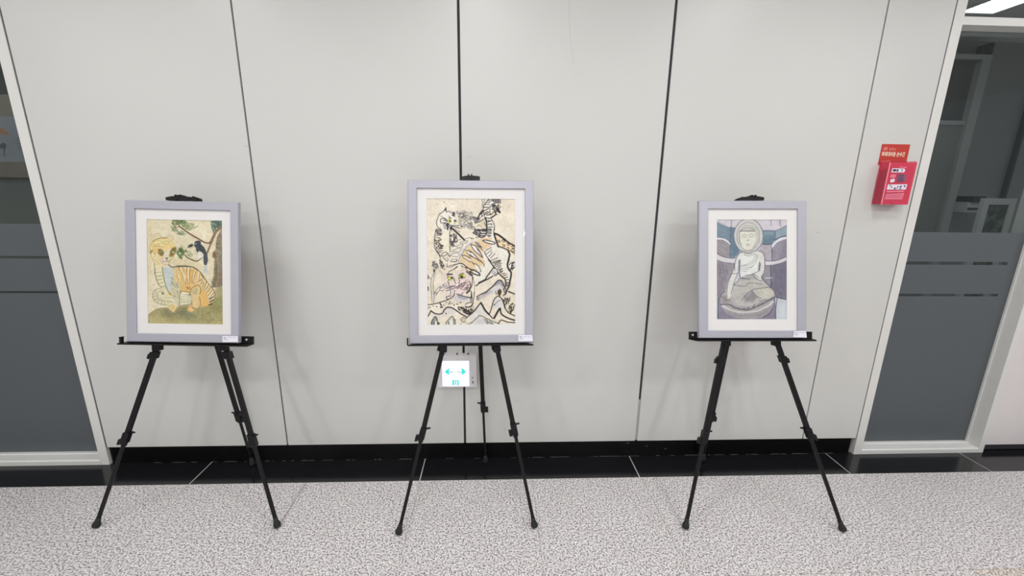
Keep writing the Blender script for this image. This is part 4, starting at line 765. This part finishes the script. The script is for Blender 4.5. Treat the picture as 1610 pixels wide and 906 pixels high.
# ================= framed paintings =================
def rail_frame(name, label, sheet_img, canvas, pose, inner, art, sideinfo, k_light, card):
    X, Y, Z, yaw, lean, rl, wd, ht = pose
    Rx = Vector((math.cos(yaw), math.sin(yaw), 0)); Nn = Vector((-math.sin(yaw), math.cos(yaw), 0)); Up = Vector((0, 0, math.cos(lean)))+Nn*math.sin(lean)
    ax = Rx*math.cos(rl)+Up*math.sin(rl); ay = -Rx*math.sin(rl)+Up*math.cos(rl); an = ax.cross(ay)      # an points to the viewer
    if an.y > 0: an = -an
    O = Vector((X, Y, Z)); th = thing(name, O, label, 'picture', 'framed paintings on the easels')
    P = lambda a, b, d=0: O+ax*a+ay*b+an*d
    def loc(px, py): q = onp(px, py, O, an)-O; return q.dot(ax), q.dot(ay)
    I = [loc(*c) for c in inner]; A = [loc(*c) for c in art]
    il, ir = (I[0][0]+I[3][0])/2, (I[1][0]+I[2][0])/2; ib, it = (I[2][1]+I[3][1])/2, (I[0][1]+I[1][1])/2
    al, ar = (A[0][0]+A[3][0])/2, (A[1][0]+A[2][0])/2; ab, atp = (A[2][1]+A[3][1])/2, (A[0][1]+A[1][1])/2
    hw = wd/2; T_ = .022
    outer = [(-hw, 0), (hw, 0), (hw, ht), (-hw, ht)]; innr = [(il, ib), (ir, ib), (ir, it), (il, it)]
    for i in range(4):
        j = (i+1) % 4; bm = bmesh.new(); a, b, c, d = outer[i], outer[j], innr[j], innr[i]
        # satin rail with a slightly rounded face, mitred at the corners
        e = .0035; prof = [(0, -T_), (0, -e*.7), (e/(.04), 0), (1-.06, -.0005), (1, -.003), (1, -.012), (.86, -.012), (.86, -T_)]
        ra = []; rb = []
        for s, dep in prof:
            ra.append(bm.verts.new(P(a[0]+(d[0]-a[0])*s, a[1]+(d[1]-a[1])*s, dep))); rb.append(bm.verts.new(P(b[0]+(c[0]-b[0])*s, b[1]+(c[1]-b[1])*s, dep)))
        n = len(prof)
        for q in range(n): bm.faces.new((ra[q], ra[(q+1) % n], rb[(q+1) % n], rb[q]))
        bm.faces.new(ra[::-1]); bm.faces.new(rb)
        # hairline gap at the mitre
        finish('frame_rail', bm, M_FRM if i % 2 else M_FRM2, th)
    q = .0045; md = -.0095
    bm = bmesh.new(); o4 = [(il-q, ib-q), (ir+q, ib-q), (ir+q, it+q), (il-q, it+q)]; i4 = [(al, ab), (ar, ab), (ar, atp), (al, atp)]
    V = {}
    for nm, L4, d in (('o', o4, md), ('i', i4, md), ('s', i4, md-.0022)): V[nm] = [bm.verts.new(P(a, b, d)) for a, b in L4]
    for i in range(4):
        j = (i+1) % 4; bm.faces.new((V['o'][i], V['o'][j], V['i'][j], V['i'][i])); bm.faces.new((V['i'][i], V['i'][j], V['s'][j], V['s'][i]))
    finish('mat_board', bm, M_MAT, th)
    bm = bmesh.new(); c4 = [P(*outer[0], -.018), P(*outer[1], -.018), P(*outer[2], -.018), P(*outer[3], -.018)]
    s_ = .008; c4 = [P(-hw+s_, s_, -.019), P(hw-s_, s_, -.019), P(hw-s_, ht-s_, -.019), P(-hw+s_, ht-s_, -.019)]; bm_prism(bm, c4, -an*-.0 - an*.002 if False else an*(-.002)); finish('backing_board', bm, M_BACKB, th)
    # the sheet with its colours
    H_, W_ = sheet_img.shape[:2]; ee = .002
    u, v = np.meshgrid(np.linspace(al-ee, ar+ee, W_), np.linspace(atp+ee, ab-ee, H_)); d = md-.0026
    co = (np.array(O)[None, None]+u[..., None]*np.array(ax)+v[..., None]*np.array(ay)+d*np.array(an)).reshape(-1, 3)
    idx = np.arange(H_*W_).reshape(H_, W_); F = np.stack([idx[:-1, :-1], idx[1:, :-1], idx[1:, 1:], idx[:-1, 1:]], -1).reshape(-1, 4)
    me = bpy.data.meshes.new('painting'); me.vertices.add(len(co)); me.vertices.foreach_set('co', co.astype(np.float32).ravel()); me.loops.add(F.size); me.loops.foreach_set('vertex_index', F.astype(np.int32).ravel())
    me.polygons.add(len(F)); me.polygons.foreach_set('loop_start', np.arange(0, F.size, 4, dtype=np.int32)); me.update(calc_edges=True)
    c = sheet_img.reshape(-1, 3); c = np.where(c <= .04045, c/12.92, ((c+.055)/1.055)**2.4)*k_light; ca = me.color_attributes.new('paint', 'FLOAT_COLOR', 'POINT')
    ca.data.foreach_set('color', np.concatenate([c, np.ones((len(c), 1))], 1).astype(np.float32).ravel()); me.materials.append(M_PAINT)
    o = bpy.data.objects.new('painting', me); COL.objects.link(o); o.parent = th; o.matrix_parent_inverse = Matrix.Translation(-O)
    bm = bmesh.new(); bm_prism(bm, [P(il-.002, ib-.002, -.0062), P(ir+.002, ib-.002, -.0062), P(ir+.002, it+.002, -.0062), P(il-.002, it+.002, -.0062)], an*-.0015); finish('glazing', bm, M_PGLASS, th)
    # name card on the lower right of the frame
    q4, lb, tilt = card; Cq = [onp(*c_, O+an*.0022, an)-an*0 for c_ in q4]
    cd = thing('name_card', sum(Cq, Vector())/4, lb, 'card', 'name cards on the frames')
    bm = bmesh.new(); bm_prism(bm, [c_+an*.0 for c_ in Cq], an*.0012); finish('card_sheet', bm, M_CARD, cd)
    TL, TR, BR, BL = Cq; U = lambda a, b: (TL*(1-a)+TR*a)*(1-b)+(BL*(1-a)+BR*a)*b+an*.0016
    for a0, a1, b0, b1, m in ((.08, .24, .22, .36, M_INK), (.3, .62, .20, .30, M_INK2), (.66, .9, .20, .30, M_INK2), (.08, .36, .52, .62, M_INK3)):
        bm = bmesh.new(); bm_prism(bm, [U(a0, b0), U(a1, b0), U(a1, b1), U(a0, b1)], an*.0003); finish('printed_line', bm, m, cd)
    return th, O, ax, ay, an
def satin(name, col):
    m = mat(name, col, rough=.42, metal=.25, spec=.4); nt = m.node_tree; N = nt.nodes; tc = N.new('ShaderNodeTexCoord'); mp = N.new('ShaderNodeMapping'); mp.inputs['Scale'].default_value = (300, 300, 8) if 'upright' in name else (8, 300, 300)
    n = N.new('ShaderNodeTexNoise'); n.inputs['Scale'].default_value = 1.5; nt.links.new(tc.outputs['Object'], mp.inputs[0]); nt.links.new(mp.outputs[0], n.inputs['Vector'])
    r = N.new('ShaderNodeMapRange'); r.inputs[3].default_value = .93; r.inputs[4].default_value = 1.07; nt.links.new(n.outputs['Fac'], r.inputs[0]); x = N.new('ShaderNodeVectorMath'); x.operation = 'SCALE'; x.inputs[0].default_value = col
    nt.links.new(r.outputs[0], x.inputs['Scale']); nt.links.new(x.outputs[0], N['Principled BSDF'].inputs['Base Color']); return m
M_FRM = satin('satin_frame_upright', (.44, .44, .50)); M_FRM2 = satin('satin_frame_level', (.44, .44, .50)); M_MAT = mat('mat_board_white', (.86, .845, .83), .8, bump=.05, bscale=400); M_BACKB = mat('backing_board_brown', (.25, .18, .12), .9)
M_CARD = mat('card_paper', (.80, .79, .87), .5); M_INK = mat('card_ink', (.28, .26, .34), .6); M_INK2 = mat('card_ink_faint', (.55, .53, .62), .6); M_INK3 = mat('card_ink_mid', (.40, .38, .46), .6)
M_PGLASS = glass_mat('picture_glass', (.975, .975, .975), .02, 1.28)
M_PAINT = bpy.data.materials.new('watercolour_paper'); M_PAINT.use_nodes = True; nt = M_PAINT.node_tree; b = nt.nodes['Principled BSDF']; b.inputs['Roughness'].default_value = .85; b.inputs['Specular IOR Level'].default_value = .1
a = nt.nodes.new('ShaderNodeVertexColor'); a.layer_name = 'paint'; nt.links.new(a.outputs[0], b.inputs['Base Color'])
R = math.radians
KL = 1.08
img1, c1 = paint_magpie(); img2, c2 = paint_two_tigers(); img3, c3 = paint_seated_figure()
F1 = rail_frame('framed_painting', 'silver framed watercolour of an orange tiger and a magpie on a pine branch', img1, c1, (-1.379, -.273, .844, R(-1.28), R(11.45), R(-.51), .487, .622),
    [(209.2, 327.5), (361.7, 331.7), (362.3, 526.3), (214.3, 524.5)], [(227.1, 343.9), (346.8, 347.2), (347.7, 510.8), (229.8, 509)], None, KL,
    ([(350, 528.5), (374, 528.7), (374.3, 538), (350, 538.1)], 'white printed name card on the frame of the tiger and magpie painting', 0))
F2 = rail_frame('framed_painting', 'largest silver framed ink drawing of two tigers fighting above pointed hills', img2, c2, (-.101, -.32, .855, R(.32), R(11.86), R(.32), .551, .718),
    [(655.4, 296.4), (825.3, 296.4), (826, 526.6), (657, 527.5)], [(670.3, 312), (809.4, 312), (810.4, 510.7), (672, 511)], None, KL,
    ([(815, 527), (836.5, 527), (838.2, 536.8), (815, 536.5)], 'white printed name card on the frame of the two tigers drawing', 0))
F3 = rail_frame('framed_painting', 'silver framed grey-blue watercolour of a seated haloed figure', img3, c3, (1.174, -.32, .876, R(-2.23), R(13.51), R(.67), .489, .626),
    [(1113.8, 328.2), (1255.5, 328.8), (1254.3, 520.2), (1114.1, 519.6)], [(1128.7, 344.9), (1239, 344.9), (1239.4, 502.3), (1129, 502.3)], None, KL,
    ([(1248.5, 521), (1267, 520.3), (1268.2, 531), (1246.5, 530.3)], 'white printed name card leaning on the frame of the seated figure painting', 0))

# ================= easels =================
def lerp(a, b, t): return a+(b-a)*t
def easel(label, fl, fr, lean, legs, apexpx, back, collars, tray, clip, seed):
    FL, FR = atz(*fl), atz(*fr); u = (FR-FL).normalized(); h = Vector((-u.y, u.x, 0)); up = h*math.sin(lean)+Vector((0, 0, math.cos(lean)))
    n = u.cross(up); n = n if n.y < 0 else -n                                    # towards the viewer
    on = lambda px, py, d=0: onp(px, py, FL+n*d, n)
    K1, K2 = on(*legs[0]), on(*legs[1])
    AP = on(*apexpx); cen = (FL+FR)/2; r_ = thing('easel', Vector((cen.x, cen.y, 0)), label, 'easel', 'black folding tripod easels')
    def leg(foot, top, knee, w1=.0215, w2=.015, upper=None, side=u, flip=1):
        t = (top-foot).normalized(); foot = foot+t*.004
        K = foot+t*((knee-foot).dot(t))
        bm = bmesh.new(); bm_bar(bm, K-t*.03, top, w1, w1*.72, side); L_ = finish('leg', bm, M_EASEL, r_)
        bm = bmesh.new(); bm_bar(bm, foot+t*.02, K, w2, w2*.8, side); sub(bm, 'lower_tube', M_EASEL, L_)
        bm = bmesh.new(); bm_lathe(bm, foot-t*.0, t, [(-.002, .008), (.002, .0145), (.010, .0165), (.020, .0140), (.030, .0105), (.046, .0095)], 14)
        zmin = min(v.co.z for v in bm.verts)
        for v in bm.verts: v.co.z -= zmin
        sub(bm, 'rubber_foot', M_RUB, L_, True)
        bm = bmesh.new(); bm_obox(bm, K+t*.004, side, side.cross(t).normalized(), t, w1*.66, w1*.62, .024); bmesh.ops.bevel(bm, geom=bm.edges[:], offset=.002, segments=1, affect='EDGES'); sub(bm, 'clamp_collar', M_PLAS, L_)
        bm = bmesh.new(); bm_obox(bm, K-t*.012+side*(-flip*w1*.95), side, side.cross(t).normalized(), t, .007, .009, .014); bmesh.ops.bevel(bm, geom=bm.edges[:], offset=.0015, segments=1, affect='EDGES'); sub(bm, 'clamp_lever', M_PLAS, L_)
        bm = bmesh.new(); k_ = K+t*.028+side*(flip*w1*.3); bm_bar(bm, k_, k_+(side*flip*1.3+t*.25)*.018, .007, .007, t); bm_obox(bm, K+t*.028, side, side.cross(t).normalized(), t, w1*.62, w1*.58, .007); sub(bm, 'knob', M_PLAS, L_)
        bm = bmesh.new(); s = side.cross(t).normalized(); s = s if s.y < 0 else -s; bm_lathe(bm, K+t*.018+s*w1*.5, s, [(0, .0035), (.004, .0035), (.0048, .0022)], 10); sub(bm, 'rivet', M_STEEL if False else M_PLAS, L_)
        if upper is not None:
            C = foot+t*((upper-foot).dot(t)); bm = bmesh.new(); bm_obox(bm, C, side, side.cross(t).normalized(), t, w1*.74, w1*.66, .017); bmesh.ops.bevel(bm, geom=bm.edges[:], offset=.002, segments=1, affect='EDGES'); sub(bm, 'upper_collar', M_PLAS, L_)
            bm = bmesh.new(); bm_obox(bm, C-t*.004+side*(-flip*w1*.85), side, side.cross(t).normalized(), t, .006, .008, .011); sub(bm, 'upper_lever', M_PLAS, L_)
        return L_
    def sub(bm, name, m, par, smooth=False): return finish(name, bm, m, par, smooth)
    leg(FL, AP, on(*collars[0]), upper=on(*collars[2]), flip=1); leg(FR, AP, on(*collars[1]), upper=on(*collars[3]), flip=1 if seed != 3 else -1)
    # rear leg: from the hub down to the foot by the baseboard
    BF = atz(*back[0]); top = at(*back[1], AP.y+.028); bt = (top-BF).normalized()
    kb = None; best = 9
    for i in range(400):
        q = BF+bt*(i*.004); v = q-CP; py = 453-FPX*v.dot(CU)/v.dot(CF)
        if abs(py-back[2]) < best: best = abs(py-back[2]); kb = q
    leg(BF, top, kb, w1=.021, w2=.0125, flip=-1)
    # hub, mast and top clip
    bm = bmesh.new(); bm_obox(bm, AP+up*.01-n*.012, u, n, up, .034, .022, .04); bmesh.ops.bevel(bm, geom=bm.edges[:], offset=.006, segments=2, affect='EDGES'); finish('hub', bm, M_PLAS, r_)
    cl = onp(*clip[0], FL-n*.004, n); cr = onp(*clip[1], FL-n*.004, n); cm = (cl+cr)/2
    ft_ = tray['F'][1]+tray['F'][3]*tray['ht']; cm = cm+up*((ft_-cm).dot(up)+.0125)
    bm = bmesh.new(); bm_bar(bm, AP-up*.25-n*.008, cm-up*.012-n*.012, .019, .012, u); finish('mast', bm, M_EASEL, r_)
    cx = (cr-cl).normalized(); half = (cr-cl).length/2; cy = n.cross(cx).normalized(); cy = cy if cy.z > 0 else -cy
    bm = bmesh.new(); out = [(-half, -.008), (-half*.25, -.0105), (-half*.08, -.006), (half*.16, -.006), (half*.34, -.0105), (half, -.010), (half, .006), (half*.4, .009), (-half*.1, .010), (-half*.5, .009), (-half*.85, .006), (-half, .004)]
    if clip[2] < 0: out = [(-a, b) for a, b in out][::-1]
    bm_prism(bm, [cm+cx*a+cy*b+n*.030 for a, b in out], n*-.042); CLP = finish('top_clip', bm, M_PLAS, r_)
    for s in (.12, -.22) if clip[2] > 0 else (-.12, .22):
        bm = bmesh.new(); bm_obox(bm, cm+cx*(half*s)+cy*.010+n*.012, cx, n, cy, .0032, .018, .006); finish('clip_prong', bm, M_PLAS, CLP)
    if clip[3]:
        bm = bmesh.new(); q = cm+cx*(half*.75*clip[2])+cy*.006-n*.03; bm_obox(bm, q, (cx*clip[2]-cy*.35).normalized(), n, cy, .018, .012, .008); bmesh.ops.bevel(bm, geom=bm.edges[:], offset=.003, segments=1, affect='EDGES'); finish('clip_lever', bm, M_PLAS, CLP)
    # tray: shelf under the frame with a raised back and end pegs
    O, ax, ay, an = tray['F'][1:]; zt = -.004
    la, lb = [(onp(*q, O+an*.006, an)-O).dot(ax) for q in tray['front']]; ba, bb = [(onp(*q, O-an*.030, an)-O).dot(ax) for q in tray['rear']]
    yb = (onp(*tray['front'][0], O+an*.006, an)-O).dot(ay); ye = (onp(*tray['front'][1], O+an*.006, an)-O).dot(ay)
    P = lambda a, b, d: O+ax*a+ay*b+an*d
    bm = bmesh.new(); th_ = .006
    bm_prism(bm, [P(la, yb-.002, .010), P(lb, ye-.002, .010), P(bb, ye*.5-.002, -.040), P(ba, yb*.5-.002, -.040)], ay*-th_); TR_ = finish('tray', bm, M_EASEL, r_)
    bm = bmesh.new(); hh = tray.get('h', .026); bm_prism(bm, [P(ba, -.004, -.030), P(bb, -.004, -.030), P(bb, hh, -.030), P(ba, hh, -.030)], an*-.010); finish('tray_back', bm, M_EASEL, TR_)
    for a, bot, htt, dep, wdt in tray['pegs']:
        bm = bmesh.new(); bm_obox(bm, P(a, bot+htt/2, dep), ax, ay, an, wdt, htt/2, .006); finish('tray_peg', bm, M_PLAS, TR_)
        if wdt > .004:
            bm = bmesh.new(); bm_obox(bm, P(a, bot+htt+.001, dep), ax, ay, an, wdt*1.3, .0015, .008); finish('peg_cap', bm, M_PLAS, TR_)
    for a in tray.get('knobs', []):
        bm = bmesh.new(); bm_lathe(bm, P(a, .011, -.030), an, [(0, .0055), (.004, .0055), (.0055, .003)], 12); finish('bright_knob', bm, M_STEEL, TR_, True)
    for e, K in ((FL, K1), (FR, K2)):
        q = K+n*.004-up*.012; bm = bmesh.new(); bm_obox(bm, q, u, n, up, .016, .016, .016); bmesh.ops.bevel(bm, geom=bm.edges[:], offset=.003, segments=1, affect='EDGES'); finish('tray_bracket', bm, M_PLAS, r_)
    return r_
easel('black folding easel on the left under the tiger and magpie painting', (150, 830), (437, 830), R(11.45), [(249, 541), (353, 541)], (305.5, 374), [(398, 731), (291, 378), 657], [(196, 690), (399, 694), (241, 558), (352, 560)],
    dict(F=F1, ht=.622, front=[(185, 539), (389, 542.5)], rear=[(200, 537), (397.5, 537)], pegs=[(-.262, -.006, .026, .004, .005)], knobs=[.262], h=.026), [(269, 315), (307, 315), 1, 1], 1)
easel('black folding easel in the middle under the two tigers drawing', (626, 841), (841, 830), R(11.86), [(697, 544), (781, 544)], (741.7, 359), [(763.5, 727), (747, 362), 641], [(662, 684), (808, 677), (696, 546), (780, 546)],
    dict(F=F2, ht=.718, front=[(641.5, 541.5), (838.5, 540.5)], rear=[(652, 537), (828, 537)], pegs=[(-.2795, -.004, .032, .010, .0022)], h=.018), [(725.5, 283.5), (754.5, 283.5), 1, 0], 2)
easel('black folding easel on the right under the seated figure painting', (1077, 832), (1326, 836), R(13.51), [(1141, 534), (1219, 534)], (1169.5, 389.5), [(1104.5, 724), (1175, 394), 656], [(1104, 688), (1271, 684), (1131, 566), (1228, 566)],
    dict(F=F3, ht=.626, front=[(1096, 534), (1283, 533.8)], rear=[(1084, 530), (1277, 530)], pegs=[], knobs=[-.262], h=.026), [(1163, 314.5), (1195.5, 314.5), -1, 1], 3)
